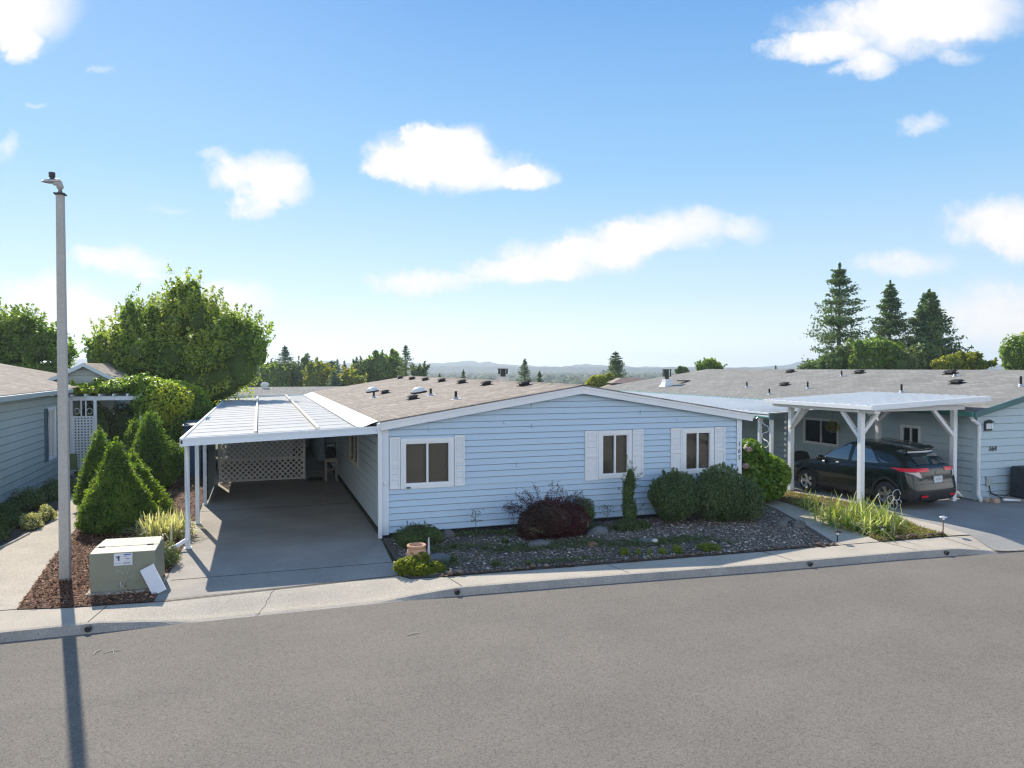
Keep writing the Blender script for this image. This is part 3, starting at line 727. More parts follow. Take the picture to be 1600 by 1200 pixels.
for (ua, za, ub, zb) in ((UE0 + .02, ZE0, UR, ZR), (UR, ZR, UE1 - .0, ZE1)):
    t0, h = .032, .165
    b.add([(ua,v0+.005,za-t0),(ub,v0+.005,zb-t0),(ub,v0+.005,zb-t0-h),(ua,v0+.005,za-t0-h),(ua,v0+.04,za-t0),(ub,v0+.04,zb-t0),(ub,v0+.04,zb-t0-h),(ua,v0+.04,za-t0-h)],
          [(3,2,1,0),(4,5,6,7),(0,1,5,4),(7,6,2,3),(0,4,7,3),(1,2,6,5)])
    h2 = .045
    b.add([(ua,v0-.01,za-t0),(ub,v0-.01,zb-t0),(ub,v0-.01,zb-t0-h2),(ua,v0-.01,za-t0-h2),(ua,v0+.004,za-t0),(ub,v0+.004,zb-t0),(ub,v0+.004,zb-t0-h2),(ua,v0+.004,za-t0-h2)],
          [(3,2,1,0),(4,5,6,7),(0,1,5,4),(7,6,2,3),(0,4,7,3),(1,2,6,5)])
b.box(UR - .012, UR + .012, v0 + .001, v0 + .004, ZR - .2, ZR - .075)
b.build('rake_board', M_['trim_white'], home)
b = MB(); b.add([(UE0+.02,v0+.04,ZE0-.16),(UR,v0+.04,ZR-.16),(UE1,v0+.04,ZE1-.16),(UE0+.02,.02,ZE0-.16),(UR,.02,ZR-.16),(UE1,.02,ZE1-.16)], [(0,3,4,1),(1,4,5,2)]); b.build('soffit', M_['trim_white'], home)
b = MB(); b.box(UE0 - .01, UE0 + .02, v0 + .03, v1, ZE0 - .17, ZE0 - .035); b.box(UE1 - .02, UE1 + .01, v0 + .03, v1, ZE1 - .17, ZE1 - .035)
b.box(UE1 + .012, UE1 + .09, v0 + .06, v1, ZE1 - .13, ZE1 - .04)
b.build('gutter', M_['trim_white'], home)
b = MB()   # end cap of the right gutter
b.tube([(UE1 + .05, v0 + .02, ZE1 - .02), (UE1 + .12, v0 - .04, ZE1 - .06), (UE1 + .07, v0 - .04, ZE1 - .13)], .012, 6); b.build('gutter_bracket', M_['galv'], home)
b = MB(); b.box(-.085, -.008, -.10, -.03, .03, 2.32); b.box(-.1, 0.0, -.12, -.02, 2.30, 2.44); b.build('downspout', M_['trim_white'], home)
for u, v in ((3.85,18.9),(3.85,16.1),(3.85,13.4),(3.85,10.6),(3.85,7.8),(3.85,5.05),(4.1,2.5),(1.57,9.2),(1.56,4.43)): vent_box(roof, u, v, roofz(u), .156)
for u, v in ((1.0,7.9),(2.09,4.6),(2.12,1.95)): vent_pipe(roof, u, v, roofz(u), .156)
for u, v in ((1.45,11.3),(2.15,6.5)):
    b = MB(); M = Matrix.Translation((u, v, roofz(u))) @ Matrix.Rotation(-math.atan(.156), 4, 'Y')
    b.box(-.21, .21, -.21, .21, 0, .05, M); o = b.build('skylight_curb', M_['black_plastic'], roof)
    b = MB(); b.lathe([(.20,.05),(.19,.10),(.16,.145),(.11,.175),(.05,.188),(.001,.19)], 20, M); b.build('skylight_dome', M_['metal_white'], roof, smooth=True)
pt = cam_at(786, 588, 27.5)
b = MB(); cxu, cyv = pt.x, pt.y
b.box(cxu-.19, cxu+.19, cyv-.19, cyv+.19, 2.9, 3.28); ch_ = b.build('chimney', M_['galv'], roof)
b = MB(); b.cyl((cxu,cyv,3.28),(cxu,cyv,3.55),.10); b.cyl((cxu,cyv,3.38),(cxu,cyv,3.40),.19); b.cyl((cxu,cyv,3.55),(cxu,cyv,3.58),.21)
for a in range(6): th = a*1.047; b.cyl((cxu+.17*math.cos(th),cyv+.17*math.sin(th),3.4),(cxu+.17*math.cos(th),cyv+.17*math.sin(th),3.56),.018,n=5)
b.build('chimney_cap', M_['dark_metal'], ch_)
# number 165 down the corner trim, utility tap by the left window
for i, ch1 in enumerate('165'):
    text_mesh(home, 'house_number', ch1, .16, text_M(8.865, -.036, 1.70 - i * .165), 'dark_metal', .004, .15)
b = MB(); b.box(.03, .10, -.05, -.031, 1.12, 1.22); b.cyl((.065,-.05,1.17),(.065,-.08,1.17),.025); b.build('outlet_cover', M_['trim_white'], home, bevel=.006)
b = MB(); b.box(.52, .60, -.072, -.031, 1.045, 1.07); b.build('window_latch', M_['black_plastic'], home)
b = MB()   # butt joints between the boards
for u, z in ((1.0,2.25),(3.35,2.7),(2.7,2.35),(3.36,2.25),(6.1,2.5),(7.1,2.3),(3.0,1.4),(4.2,.7),(6.4,.6)):
    b = MB(); b.box(u, u + .003, -.0262, -.018, z, z + .10); b.build('board_joint', M_['joint'], home)

# ------------------------------------------------------------------ carport of the blue home
cp = thing('carport', 'white metal carport with flat ribbed roof along the left side of the blue home', 'carport', (-1.9, 10, 0))
cz = lambda u: 2.375 + .036 * u
b = MB(); v = -.02
b.add([(-3.82,0,cz(-3.82)-.02),(-.08,0,cz(-.08)-.02),(-.08,20,cz(-.08)-.02),(-3.82,20,cz(-3.82)-.02),(-3.82,0,cz(-3.82)-.05),(-.08,0,cz(-.08)-.05),(-.08,20,cz(-.08)-.05),(-3.82,20,cz(-3.82)-.05)],
      [(0,1,2,3),(7,6,5,4),(0,4,5,1),(1,5,6,2),(2,6,7,3),(3,7,4,0)])
v = .45
while v < 19.9:   # standing seams across the roof
    b.bar((-3.80, v, cz(-3.8) - .016), (-.1, v, cz(-.1) - .016), .04, .006); v += 1.0
deck = b.build('roof_deck', M_['carport_deck'], cp)
b = MB(); b.add([(-3.80,.02,cz(-3.8)-.055),(-.1,.02,cz(-.1)-.055),(-.1,19.9,cz(-.1)-.055),(-3.80,19.9,cz(-3.8)-.055)], [(3,2,1,0)]); b.build('ceiling', M_['trim_white'], cp)
b = MB()
def fas(b, y0, y1, hi, lo, over=0):
    b.add([(-3.86,y0,cz(-3.86)+hi),(-.06,y0,cz(-.06)+hi),(-.06,y0,cz(-.06)+lo),(-3.86,y0,cz(-3.86)+lo),(-3.86,y1,cz(-3.86)+hi),(-.06,y1,cz(-.06)+hi),(-.06,y1,cz(-.06)+lo),(-3.86,y1,cz(-3.86)+lo)],
      [(3,2,1,0),(4,5,6,7),(0,1,5,4),(7,6,2,3),(0,4,7,3),(1,2,6,5)])
fas(b, -.05, -.004, .005, -.145); fas(b, -.065, -.0515, .012, -.03); fas(b, -.06, -.0515, -.10, -.145)
b.box(-3.875, -3.825, -.05, 20.05, cz(-3.85) - .145, cz(-3.85) + .012); b.box(-3.85, -.06, 20.0, 20.04, cz(-3.8) - .1, cz(-.1) + .0)
b.build('fascia', M_['trim_blue_white'], cp)
for u, name in ((-2.5, 'roof_rail'), (-1.27, 'roof_rail')):
    b = MB(); b.box(u - .03, u + .03, .12, 19.7, cz(u) + .0, cz(u) + .055); b.box(u - .02, u + .02, .10, .13, cz(u) - .01, cz(u) + .04); b.build(name, M_['cream_metal'], cp, bevel=.008)
b = MB(); n = 10; vs = []; prof = [(-.50,2.362),(-.42,2.366),(-.34,2.385),(-.25,2.42),(-.16,2.455),(-.07,2.478),(-.035,2.482)]
for yy in (.02, 20.1):
    vs += [(a, yy, c) for a, c in prof]
m = len(prof); b.add(vs, [(i, i+1, m+i+1, m+i) for i in range(m-1)]); b.build('flashing', M_['metal_white'], cp, smooth=True)
b = MB(); b.box(-.50, -.04, .06, .09, 2.30, 2.372); b.build('flashing_end', M_['dark_metal'], cp)
for v in (.43, 2.91, 5.43, 9.1, 12.8, 16.5, 19.6):
    b = MB(); b.box(-3.835, -3.745, v - .045, v + .045, .004, cz(-3.8) - .14)
    if v > 1:
        b.add([(-3.835,v-.045,1.95),(-3.745,v-.045,1.95),(-3.745,v+.045,1.95),(-3.835,v+.045,1.95),(-3.86,v-.1,2.09),(-3.69,v-.1,2.09),(-3.69,v+.1,2.09),(-3.86,v+.1,2.09)],
              [(0,1,5,4),(1,2,6,5),(2,3,7,6),(3,0,4,7),(4,5,6,7)])
    b.box(-3.86, -3.72, v - .07, v + .07, .004, .02)
    b.build('post', M_['trim_blue_white'], cp, bevel=.006)
b = MB(); b.box(-3.85, -3.73, .0, 20, cz(-3.8) - .16, cz(-3.8) - .055); b.build('side_beam', M_['trim_blue_white'], cp)
b = MB(); pts = [(-3.79,.35,2.08),(-3.79,.35,.35),(-3.80,.34,.2),(-3.95,.22,.12),(-4.15,.08,.06)]; b.tube(pts, .045, 10); b.build('downspout', M_['trim_white'], cp)
b = MB(); siding(b, 5.5, 9.05, .1, lambda u: 2.15, .2, [], -3.72, 1, axis='y', lip=.008); siding(b, 5.5, 9.05, .1, lambda u: 2.15, .2, [], -3.76, -1, axis='y', lip=.008)
b.build('screen_wall', M_['pale_siding'], cp)
# lattice screen
lat = thing('lattice_screen', 'white diagonal lattice screen closing off the back of the open carport', 'lattice', (-2.35, 9.12, 0))
def lattice(parent, u0, u1, z0, z1, y, step, wdt, diag, M=None, mat='trim_white', name='lattice_panel'):
    b = MB(); M = M or Matrix.Identity(4)
    if diag:
        for sgn, yy in ((1, y), (-1, y + .009)):
            k = -((z1 - z0)) if sgn > 0 else 0
            lo = u0 - (z1 - z0); x = lo
            while x < u1 + (z1 - z0):
                a0 = (x, z0); a1 = (x + sgn * (z1 - z0), z1)
                # clip to u0..u1
                t0, t1 = 0., 1.; d = a1[0] - a0[0]
                ta, tb = (u0 - a0[0]) / d, (u1 - a0[0]) / d
                t0 = max(t0, min(ta, tb)); t1 = min(t1, max(ta, tb))
                if t1 - t0 > .01:
                    p = (a0[0] + d * t0, yy, z0 + (z1 - z0) * t0); q = (a0[0] + d * t1, yy, z0 + (z1 - z0) * t1)
                    b.bar(M @ Vector(p), M @ Vector(q), wdt, .008) if False else None
                    pv, qv = Vector(p), Vector(q); nn = Vector((-(qv - pv).z, 0, (qv - pv).x)).normalized() * wdt / 2
                    f = Vector((0, .008, 0))
                    b.add([pv-nn, qv-nn, qv+nn, pv+nn, pv-nn+f, qv-nn+f, qv+nn+f, pv+nn+f], [(0,1,2,3),(7,6,5,4),(0,4,5,1),(1,5,6,2),(2,6,7,3),(3,7,4,0)], M)
                x += step
    else:
        x = u0
        while x < u1: b.box(x, x + wdt, y, y + .008, z0, z1, M); x += step
        z = z0
        while z < z1: b.box(u0, u1, y + .009, y + .017, z, z + wdt, M); z += step
    e = .03
    b.box(u0 - .01, u1 + .01, y - .008, y - .001, z0 - .01, z0 + e, M); b.box(u0 - .01, u1 + .01, y - .008, y - .001, z1 - e, z1, M)
    b.box(u0 - .01, u0 + e, y - .0078, y - .0012, z0 + e, z1 - e, M); b.box(u1 - e, u1 + .01, y - .0078, y - .0012, z0 + e, z1 - e, M)
    return b.build(name, M_[mat], parent)
lattice(lat, -3.62, -1.08, .04, .70, 9.12, .17, .044, True, mat='lattice_white'); lattice(lat, -3.62, -1.08, .72, 2.05, 9.12, .17, .044, True, mat='lattice_white')
b = MB(); b.box(-1.08, -1.03, 9.08, 9.14, .02, 2.1); b.build('frame', M_['trim_white'], lat)
# shed behind the carport
sh = thing('storage_shed', 'dim blue grey shed front with a dark opening and pale sill behind the carport', 'shed', (-1.9, 16, 0))
b = MB(); b.box(-3.6, -1.15, 15.6, 19.5, .02, 2.2); b.box(-1.15, -.02, 19.0, 19.5, .02, 2.2); b.build('wall', M_['side_siding'], sh)
b = MB(); b.box(-1.1, -.35, 18.97, 18.99, .6, 2.1); b.build('opening', M_['interior_dark'], sh)
b = MB(); b.box(-1.12, -.33, 18.90, 18.97, .52, .60); b.build('sill', M_['trim_white'], sh)
b = MB(); b.box(-.28, -.04, 13.8, 18.9, .02, 2.25); b.build('closet', M_['pale_siding'], sh)
# table, stove, chair, tray under the carport
tb = thing('side_table', 'small grey four legged table against the blue wall under the carport', 'table', (-.27, 8.55, 0))
b = MB(); b.box(-.48, -.07, 8.32, 8.80, .70, .735); b.build('table_top', M_['wood_grey'], tb, bevel=.006)
b = MB(); b.box(-.45, -.10, 8.35, 8.77, .62, .70); b.build('apron', M_['wood_grey'], tb)
b = MB(); b.box(-.44, -.11, 8.36, 8.76, .36, .385); b.build('lower_shelf', M_['wood_grey'], tb)
for x in (-.46, -.125):
    for y in (8.34, 8.74): b = MB(); b.box(x, x + .04, y, y + .04, .005, .70); b.build('leg', M_['wood_grey'], tb)
gr_ = thing('portable_grill', 'black portable grill with a pale lid top standing on the small grey table', 'grill', (-.28, 8.56, .735))
b = MB(); b.lathe([(.001,0),(.10,.0),(.15,.06),(.16,.14),(.15,.15)], 18, Matrix.Translation((-.28,8.56,.80))); b.box(-.40,-.16,8.46,8.66,.737,.80); b.build('bowl', M_['black_plastic'], gr_, smooth=True)
b = MB(); b.lathe([(.155,0),(.14,.08),(.09,.14),(.001,.16)], 18, Matrix.Translation((-.28,8.56,.95))); b.build('lid', M_['black_plastic'], gr_, smooth=True)
b = MB(); b.cyl((-.28,8.56,1.10),(-.28,8.56,1.135),.07,n=16); b.build('knob', M_['metal_white'], gr_)
chs = thing('folding_chair', 'dark folding chair leaning by the wall behind the grill table', 'chair', (-.2, 9.2, 0))
b = MB()
for x in (-.36, -.06): b.tube([(x, 9.05, .01), (x, 9.25, 1.15)], .014, 6)
for z in (.5, .85, 1.12): b.tube([(-.36, 9.05 + .2 * z / 1.15, z), (-.06, 9.05 + .2 * z / 1.15, z)], .012, 6)
b.build('frame', M_['dark_metal'], chs); b = MB(); b.box(-.35, -.07, 9.14, 9.16, .55, .84); b.build('seat', M_['black_plastic'], chs)
b = MB(); b.box(-.95, -.52, 8.72, 9.02, .006, .05); b.box(-.93, -.54, 8.74, 9.0, .05, .07)
tag(b.build('boot_tray', M_['black_plastic'], bevel=.01), 'flat black tray lying on the carport floor beside the table', 'tray')
# ------------------------------------------------------------------ street lamp
lp = thing('street_lamp', 'tall square grey lamp post with a small cobra head lantern by the bark bed', 'street lamp', (-5.55, -1.31, 0))
b = MB(); w0, w1 = .080, .058
def fr(b, x, y, z0, z1, a, c):
    b.add([(x-a,y-a,z0),(x+a,y-a,z0),(x+a,y+a,z0),(x-a,y+a,z0),(x-c,y-c,z1),(x+c,y-c,z1),(x+c,y+c,z1),(x-c,y+c,z1)],[(0,3,2,1),(4,5,6,7),(0,1,5,4),(1,2,6,5),(2,3,7,6),(3,0,4,7)])
fr(b, -5.55, -1.31, -.02, 6.5, w0, w1); b.build('pole', M_['pole_grey'], lp, bevel=.015)
b = MB(); b.box(-5.635, -5.465, -1.395, -1.225, 6.5, 6.52); b.build('cap_plate', M_['dark_metal'], lp)
b = MB(); b.tube([(-5.55,-1.31,6.52),(-5.55,-1.31,6.62),(-5.56,-1.33,6.68),(-5.64,-1.34,6.70)], [.058,.058,.06,.05], 12); b.build('bracket', M_['pole_grey'], lp, smooth=True)
b = MB(); M = Matrix.Translation((-5.66,-1.34,6.71)) @ Matrix.Rotation(R(-4), 4, 'Y')
vs = []; st = [(.12,.04,.036,.024),(.05,.06,.045,.035),(-.04,.068,.042,.04),(-.11,.05,.025,.028),(-.155,.016,.01,.01)]; n = 14
for x, wy, up_, dn in st:
    for k in range(n):
        th = 2*math.pi*k/n; zz = math.sin(th); vs.append((x, wy*math.cos(th), zz*(up_ if zz > 0 else dn)))
fs = [(j*n+k, j*n+(k+1)%n, (j+1)*n+(k+1)%n, (j+1)*n+k) for j in range(len(st)-1) for k in range(n)] + [tuple(range(n)), tuple(reversed(range((len(st)-1)*n, len(st)*n)))]
b.add(vs, [f[::-1] for f in fs], M); lh = b.build('lamp_head', M_['galv'], lp, smooth=True)
b = MB(); b.cyl((-5.66,-1.34,6.75),(-5.66,-1.34,6.78),.035); b.cyl((-5.66,-1.34,6.78),(-5.66,-1.34,6.855),.05); b.build('photocell', M_['dark_metal'], lh)

# ------------------------------------------------------------------ utility box and loose lid
ub = thing('utility_box', 'olive green metal transformer box with hinged sloping lid and white notice', 'utility box', (-4.5, -2.4, 0), R(-3.5))
b = MB(); bx0, bx1, by0, by1 = -.47, .47, .0, .82
b.box(bx0-.06, bx1+.05, by0-.10, by1+.05, -.02, .045); b.build('pad', M_['concrete'], ub, local=True, bevel=.01)
b = MB(); b.add([(bx0,by0-.03,.045),(bx1,by0-.03,.045),(bx1,by1,.045),(bx0,by1,.045),(bx0,by0-.01,.66),(bx1,by0-.01,.66),(bx1,by1-.06,.70),(bx0,by1-.06,.70)],[(0,3,2,1),(4,5,6,7),(0,1,5,4),(1,2,6,5),(2,3,7,6),(3,0,4,7)])
b.build('cabinet', M_['box_green'], ub, local=True, bevel=.01)
b = MB(); b.add([(bx0-.01,by0-.035,.21),(bx1+.01,by0-.035,.21),(bx1+.01,by0+.3,.21),(bx0-.01,by0+.3,.21),(bx0-.01,by0-.022,.66),(bx1+.01,by0-.022,.66),(bx1+.01,by0+.3,.69),(bx0-.01,by0+.3,.69)],[(4,5,6,7),(0,1,5,4),(1,2,6,5),(3,0,4,7),(2,3,7,6)])
hd = b.build('hood', M_['box_green'], ub, local=True, bevel=.012)
b = MB(); b.add([(bx0-.012,by0+.31,.692),(bx1+.012,by0+.31,.692),(bx1-.03,by1-.02,.715),(bx0+.03,by1-.02,.715),(bx0-.012,by0+.31,.64),(bx1+.012,by0+.31,.64),(bx1-.03,by1-.02,.65),(bx0+.03,by1-.02,.65)],[(0,1,2,3),(4,5,1,0),(5,6,2,1),(6,7,3,2),(7,4,0,3)])
b.build('top_plate', M_['box_green'], ub, local=True, bevel=.008)
for x in (-.42, .30): b = MB(); b.box(x, x+.09, by0+.285, by0+.325, .688, .705); b.build('hinge', M_['dark_metal'], ub, local=True)
MU = Matrix.Translation((0, by0 - .034, 0))
b = MB(); b.box(-.125,.145,-.004,.0,.455,.645, MU); stk = b.build('notice', M_['sticker'], ub, local=True)
b = MB(); b.box(.02,.12,-.007,-.0045,.615,.635, MU); b.build('notice_header', M_['sticker_blue'], stk, local=True)
for r_ in ((-.075,-.04,.565,.605),(-.065,-.045,.53,.56),(-.10,-.08,.59,.602),(.05,.10,.555,.563),(.02,.07,.59,.595),(.01,.12,.50,.503),(.01,.11,.49,.493),(.01,.12,.48,.483),(-.11,-.02,.485,.488)): b = MB(); b.box(r_[0], r_[1], -.007, -.0045, r_[2], r_[3], MU); b.build('notice_print', M_['sticker_ink'], stk, local=True)
c = bpy.data.curves.new('m', 'FONT'); c.body = 'TKY'; c.size = .11; c.align_x = 'CENTER'; c.extrude = .001; o = bpy.data.objects.new('tmp', c); COL.objects.link(o)
me = bpy.data.meshes.new_from_object(o.evaluated_get(bpy.context.evaluated_depsgraph_get())); bpy.data.objects.remove(o)
me.transform(Matrix.Translation((0, by0 - .0375, .30)) @ Matrix.Rotation(R(90), 4, 'X')); me.materials.clear(); me.materials.append(M_['faint_mark'])
o = bpy.data.objects.new('faded_lettering', me); COL.objects.link(o); o.parent = ub
b = MB(); b.box(-.05,.05,-.012,.0,.20,.215, MU); b.tube([MU @ Vector((-.025,-.02,.19)), MU @ Vector((-.03,-.03,.15)), MU @ Vector((0,-.035,.125)), MU @ Vector((.03,-.03,.15)), MU @ Vector((.02,-.02,.185))], .008, 6); b.box(-.03,.025,-.04,-.015,.11,.15, MU)
b.build('padlock', M_['galv'], ub, local=True)
ld = thing('loose_panel', 'flat pale metal panel leaning against the right side of the green utility box', 'panel', (-3.93, -2.62, 0), R(6))
b = MB(); M = Matrix.Translation((-.02,-.04,.02)) @ Matrix.Rotation(R(-16), 4, 'X') @ Matrix.Rotation(R(-24), 4, 'Y'); b.box(-.10,.10,0,.02,-.0,.46,M); b.build('panel_sheet', M_['sticker'], ld, local=True, bevel=.004)
b = MB(); M2 = M; b.box(.1,.112,-.006,.026,0,.46,M2); b.build('panel_lip', M_['aluminium'], ld, local=True)

# ------------------------------------------------------------------ left neighbour
ln = thing('neighbour_house', 'grey green lap sided house at the left edge with brown shingles and dark shutter', 'house', (-11, 6, 0))
b = MB(); UW = -8.49
LWN = (10.05, 11.0, .78, 2.40)
siding(b, -2.0, 11.33, .02, lambda u: 2.84, .205, [(LWN[0]+.03, LWN[1]-.03, LWN[2]+.03, LWN[3]-.03)], UW, 1, axis='y', lip=.016)
siding(b, -16.0, UW, .02, lambda u: 2.84, .205, [], 11.33, 1, axis='x', lip=.016)
b.build('side_wall', M_['grey_siding'], ln)
b = MB(); siding(b, -17.8, UW, .02, gable_top(-18, 2.85, -13, 3.90, -8.2, 2.85), .205, [], -1.75, -1, axis='x', lip=.016); b.build('front_wall', M_['grey_siding'], ln)
b = MB(); b.box(UW-.004, UW+.022, 11.25, 11.35, .02, 2.84); b.build('corner_trim', M_['slate_shutter'], ln)
window(ln, *LWN, place('y', UW, 1), trim=.06, blind='teal_curtain')
shutter(ln, 9.72, 10.03, .80, 2.38, place('y', UW, 1), 'slate_shutter')
b = MB(); b.add([(-8.2,-2,2.95),(-8.2,11.6,2.95),(-13,18.5,3.97),(-13,-2,3.97),(-18,18.5,2.95),(-18,-2,2.95),(-8.2,-2,2.9),(-8.2,11.6,2.9)], [(0,1,2,3),(3,2,4,5),(0,6,7,1)])
b.add([(-8.2,11.6,2.95),(-8.2,18.5,3.0),(-13,18.5,3.97)], [(0,1,2)])
lroof = b.build('roof', M_['tan_shingle'], ln)
b = MB(); b.box(-8.22, -8.10, -2, 11.62, 2.80, 2.93); b.box(-8.49, -8.2, -2, 11.6, 2.84, 2.86); b.build('gutter', M_['grey_siding'], ln, bevel=.01)
b = MB(); b.box(-10.35, -9.6, 6.4, 7.5, 3.30, 3.42, Matrix.Identity(4)); b.build('roof_skylight', M_['black_plastic'], lroof, bevel=.02)
gb = thing('rear_gable', 'small grey gable of the left neighbour rising behind the arbor', 'gable', (-8.24, 14, 0))
g0, g1, gp_, gz, ge = -9.2, -7.35, -8.24, 3.78, 3.30
b = MB(); siding(b, g0, g1, .05, gable_top(g0-.1, ge-.05, gp_, gz-.06, g1+.1, ge-.05), .205, [], 14.0, -1, lip=.016)
siding(b, 14, 19, .05, lambda u: ge-.06, .205, [], g1, 1, axis='y', lip=.016); b.build('wall', M_['grey_siding'], gb)
b = MB()
for (ua, za, ub_, zb) in ((g0-.25, ge-.16, gp_, gz), (gp_, gz, g1+.25, ge-.16)):
    b.add([(ua,13.75,za),(ub_,13.75,zb),(ub_,19,zb),(ua,19,za)], [(0,1,2,3)])
b.build('roof', M_['tan_shingle'], gb)
b = MB()
for (ua, za, ub_, zb) in ((g0-.25, ge-.16, gp_, gz), (gp_, gz, g1+.25, ge-.16)):
    b.add([(ua,13.72,za-.01),(ub_,13.72,zb-.01),(ub_,13.72,zb-.13),(ua,13.72,za-.13),(ua,13.76,za-.01),(ub_,13.76,zb-.01),(ub_,13.76,zb-.13),(ua,13.76,za-.13)],[(3,2,1,0),(4,5,6,7),(0,1,5,4),(7,6,2,3),(0,4,7,3),(1,2,6,5)])
b.build('rake_board', M_['pale_siding'], gb)

# arbor with lattice side and gate
ar = thing('garden_arbor', 'white garden arbor with lattice side panel under a roof of vines', 'arbor', (-7.4, 12.8, 0))
b = MB(); b.box(-8.5, -6.2, 12.72, 12.80, 2.50, 2.64); b.build('front_beam', M_['trim_blue_white'], ar)
b = MB(); b.box(-8.5, -6.2, 14.6, 14.68, 2.50, 2.64); b.build('rear_beam', M_['trim_blue_white'], ar)
for k in range(6): b = MB(); x = -8.4 + k * .42; b.box(x, x + .05, 12.5, 14.9, 2.64, 2.72); b.build('rafter', M_['trim_blue_white'], ar)
for x, y in ((-8.42,12.76),(-7.70,12.76),(-6.30,12.76),(-6.30,14.6),(-8.0,14.6)): b = MB(); b.box(x-.045, x+.045, y-.045, y+.045, 0, 2.5); b.build('post', M_['trim_blue_white'], ar)
lattice(ar, -8.37, -7.75, .12, 1.95, 12.75, .095, .05, False, name='lattice_panel', mat='trim_blue_white')
for x in (-8.12, -7.98): b = MB(); b.box(x-.02, x+.02, 12.74, 12.78, 1.95, 2.5); b.build('baluster', M_['trim_blue_white'], ar)
for x in (-8.25, -7.87):
    b = MB(); pts = [(x + .08*math.cos(a), 12.76, 2.14 + .1*math.sin(a)) for a in np.linspace(-2.4, 3.0, 14)]; b.tube(pts, .01, 5); b.build('scroll', M_['trim_blue_white'], ar)
gt = thing('picket_gate', 'low white lattice gate with picket posts beside the arbor panel', 'gate', (-7.1, 12.9, 0))
lattice(gt, -7.62, -6.45, .05, .85, 12.9, .11, .045, False, name='gate_panel', mat='trim_blue_white')
for x in (-7.40, -6.42):
    b = MB(); b.box(x-.035, x+.035, 12.84, 12.9, 0, 1.12); b.add([(x-.035,12.84,1.12),(x+.035,12.84,1.12),(x+.035,12.9,1.12),(x-.035,12.9,1.12),(x,12.87,1.2)], [(0,1,4),(1,2,4),(2,3,4),(3,0,4)]); b.build('gate_post', M_['trim_blue_white'], gt)
gc = thing('garden_chair', 'olive green garden chair standing by the white lattice of the arbor', 'chair', (-8.22, 11.9, 0), R(15))
gc.scale = (.62,.8,.8)
b = MB(); b.box(-.24,.24,-.02,.03,.42,1.0, Matrix.Rotation(R(-12),4,'X')); b.build('backrest', M_['chair_green'], gc, local=True, bevel=.02)
b = MB(); b.box(-.24,.24,-.45,.02,.38,.43); b.build('seat', M_['chair_green'], gc, local=True, bevel=.02)
for x in (-.22,.18):
    for y in (-.44,-.03): b = MB(); b.box(x,x+.04,y,y+.04,0,.4); b.build('leg', M_['chair_green'], gc, local=True)
b = MB(); pts = [tuple(gp(112,742))[:2], tuple(gp(118,752))[:2], tuple(gp(125,758))[:2], tuple(gp(130,766))[:2], tuple(gp(120,770))[:2], tuple(gp(112,768))[:2]]
b.tube([(x, y, .03) for x, y in pts], .014, 6); tag(b.build('garden_hose', M_['wood_grey'], smooth=True), 'grey garden hose curling on the soil behind the lamp post', 'hose')
b = MB(); pts = [(-7.9,-.6),(-7.5,.9),(-7.25,2.0),(-7.15,2.9)]; b.tube([(x, y, .025) for x, y in pts], .022, 6); tag(b.build('edging_strip', M_['wood_grey']), 'thin grey edging strip between the left path and its plants', 'edging')
bs = thing('garden_shed', 'small dark blue shed half hidden between the hedge and the carport posts', 'shed', (-4.75, 11.5, 0))
b = MB(); siding(b, -4.75, -4.25, .02, lambda u: 1.7, .2, [], 10.6, -1, lip=.012); siding(b, 10.6, 13, .02, lambda u: 1.7, .2, [], -4.25, 1, axis='y', lip=.012); b.build('wall', M_['blue_shed'], bs)
b = MB(); b.add([(-4.8,10.5,1.7),(-4.15,10.5,1.7),(-4.15,13.1,1.74),(-4.8,13.1,1.74),(-4.8,10.5,1.74),(-4.15,10.5,1.74),(-4.15,13.1,1.78),(-4.8,13.1,1.78)],[(0,3,2,1),(4,5,6,7),(0,1,5,4),(1,2,6,5),(2,3,7,6),(3,0,4,7)]); b.build('roof', M_['slate_shutter'], bs)

# ------------------------------------------------------------------ right neighbour
rn = thing('neighbour_house', 'long pale blue grey house with grey hip roof and number 164 behind the parked car', 'house', (20, 8, 0))
RU, RV = 15.9, -.8
rz = gable_top(15.45, 2.42, 20.4, 3.54, 25.3, 2.42)
b = MB()
RW1, RW2 = (4.2, 5.88, .95, 1.86), (.98, 1.68, 1.22, 1.90)
hh = lambda w_: (w_[0]+.02, w_[1]-.02, w_[2]+.02, w_[3]-.02)
siding(b, RV, 22, .02, lambda u: 2.38, .205, [hh(RW1), hh(RW2)], RU, -1, axis='y', lip=.018); b.build('side_wall', M_['pale_siding'], rn)
b = MB(); siding(b, RU, 24.9, .02, lambda u: rz(u) - .06, .205, [], RV, -1, lip=.018); b.build('front_wall', M_['pale_siding'], rn)
b = MB(); b.box(RU-.022, RU+.10, RV-.024, RV-.019, .02, 2.45); b.box(RU-.024, RU-.0185, RV-.02, RV+.08, .02, 2.38); b.build('corner_trim', M_['pale_siding'], rn)
MP = place('y', RU, -1)
window(rn, *RW1, MP, trim=.05, blind='curtain_green'); window(rn, *RW2, MP, trim=.05, blind='interior_dark')
b = MB(); y0 = RV - .28
b.add([(15.45,y0,2.42),(20.4,y0,3.54),(20.4,18.6,3.54),(15.45,22.6,2.42),(25.3,y0,2.42),(25.3,22.6,2.42)], [(0,1,2,3),(1,4,5,2),(3,2,5)])
b.add([(15.45,y0,2.39),(20.4,y0,3.51),(20.4,18.6,3.51),(15.45,22.6,2.39),(25.3,y0,2.39),(25.3,22.6,2.39)], [(3,2,1,0),(2,5,4,1),(5,2,3)])
rroof = b.build('roof', M_['grey_shingle'], rn)
b = MB()
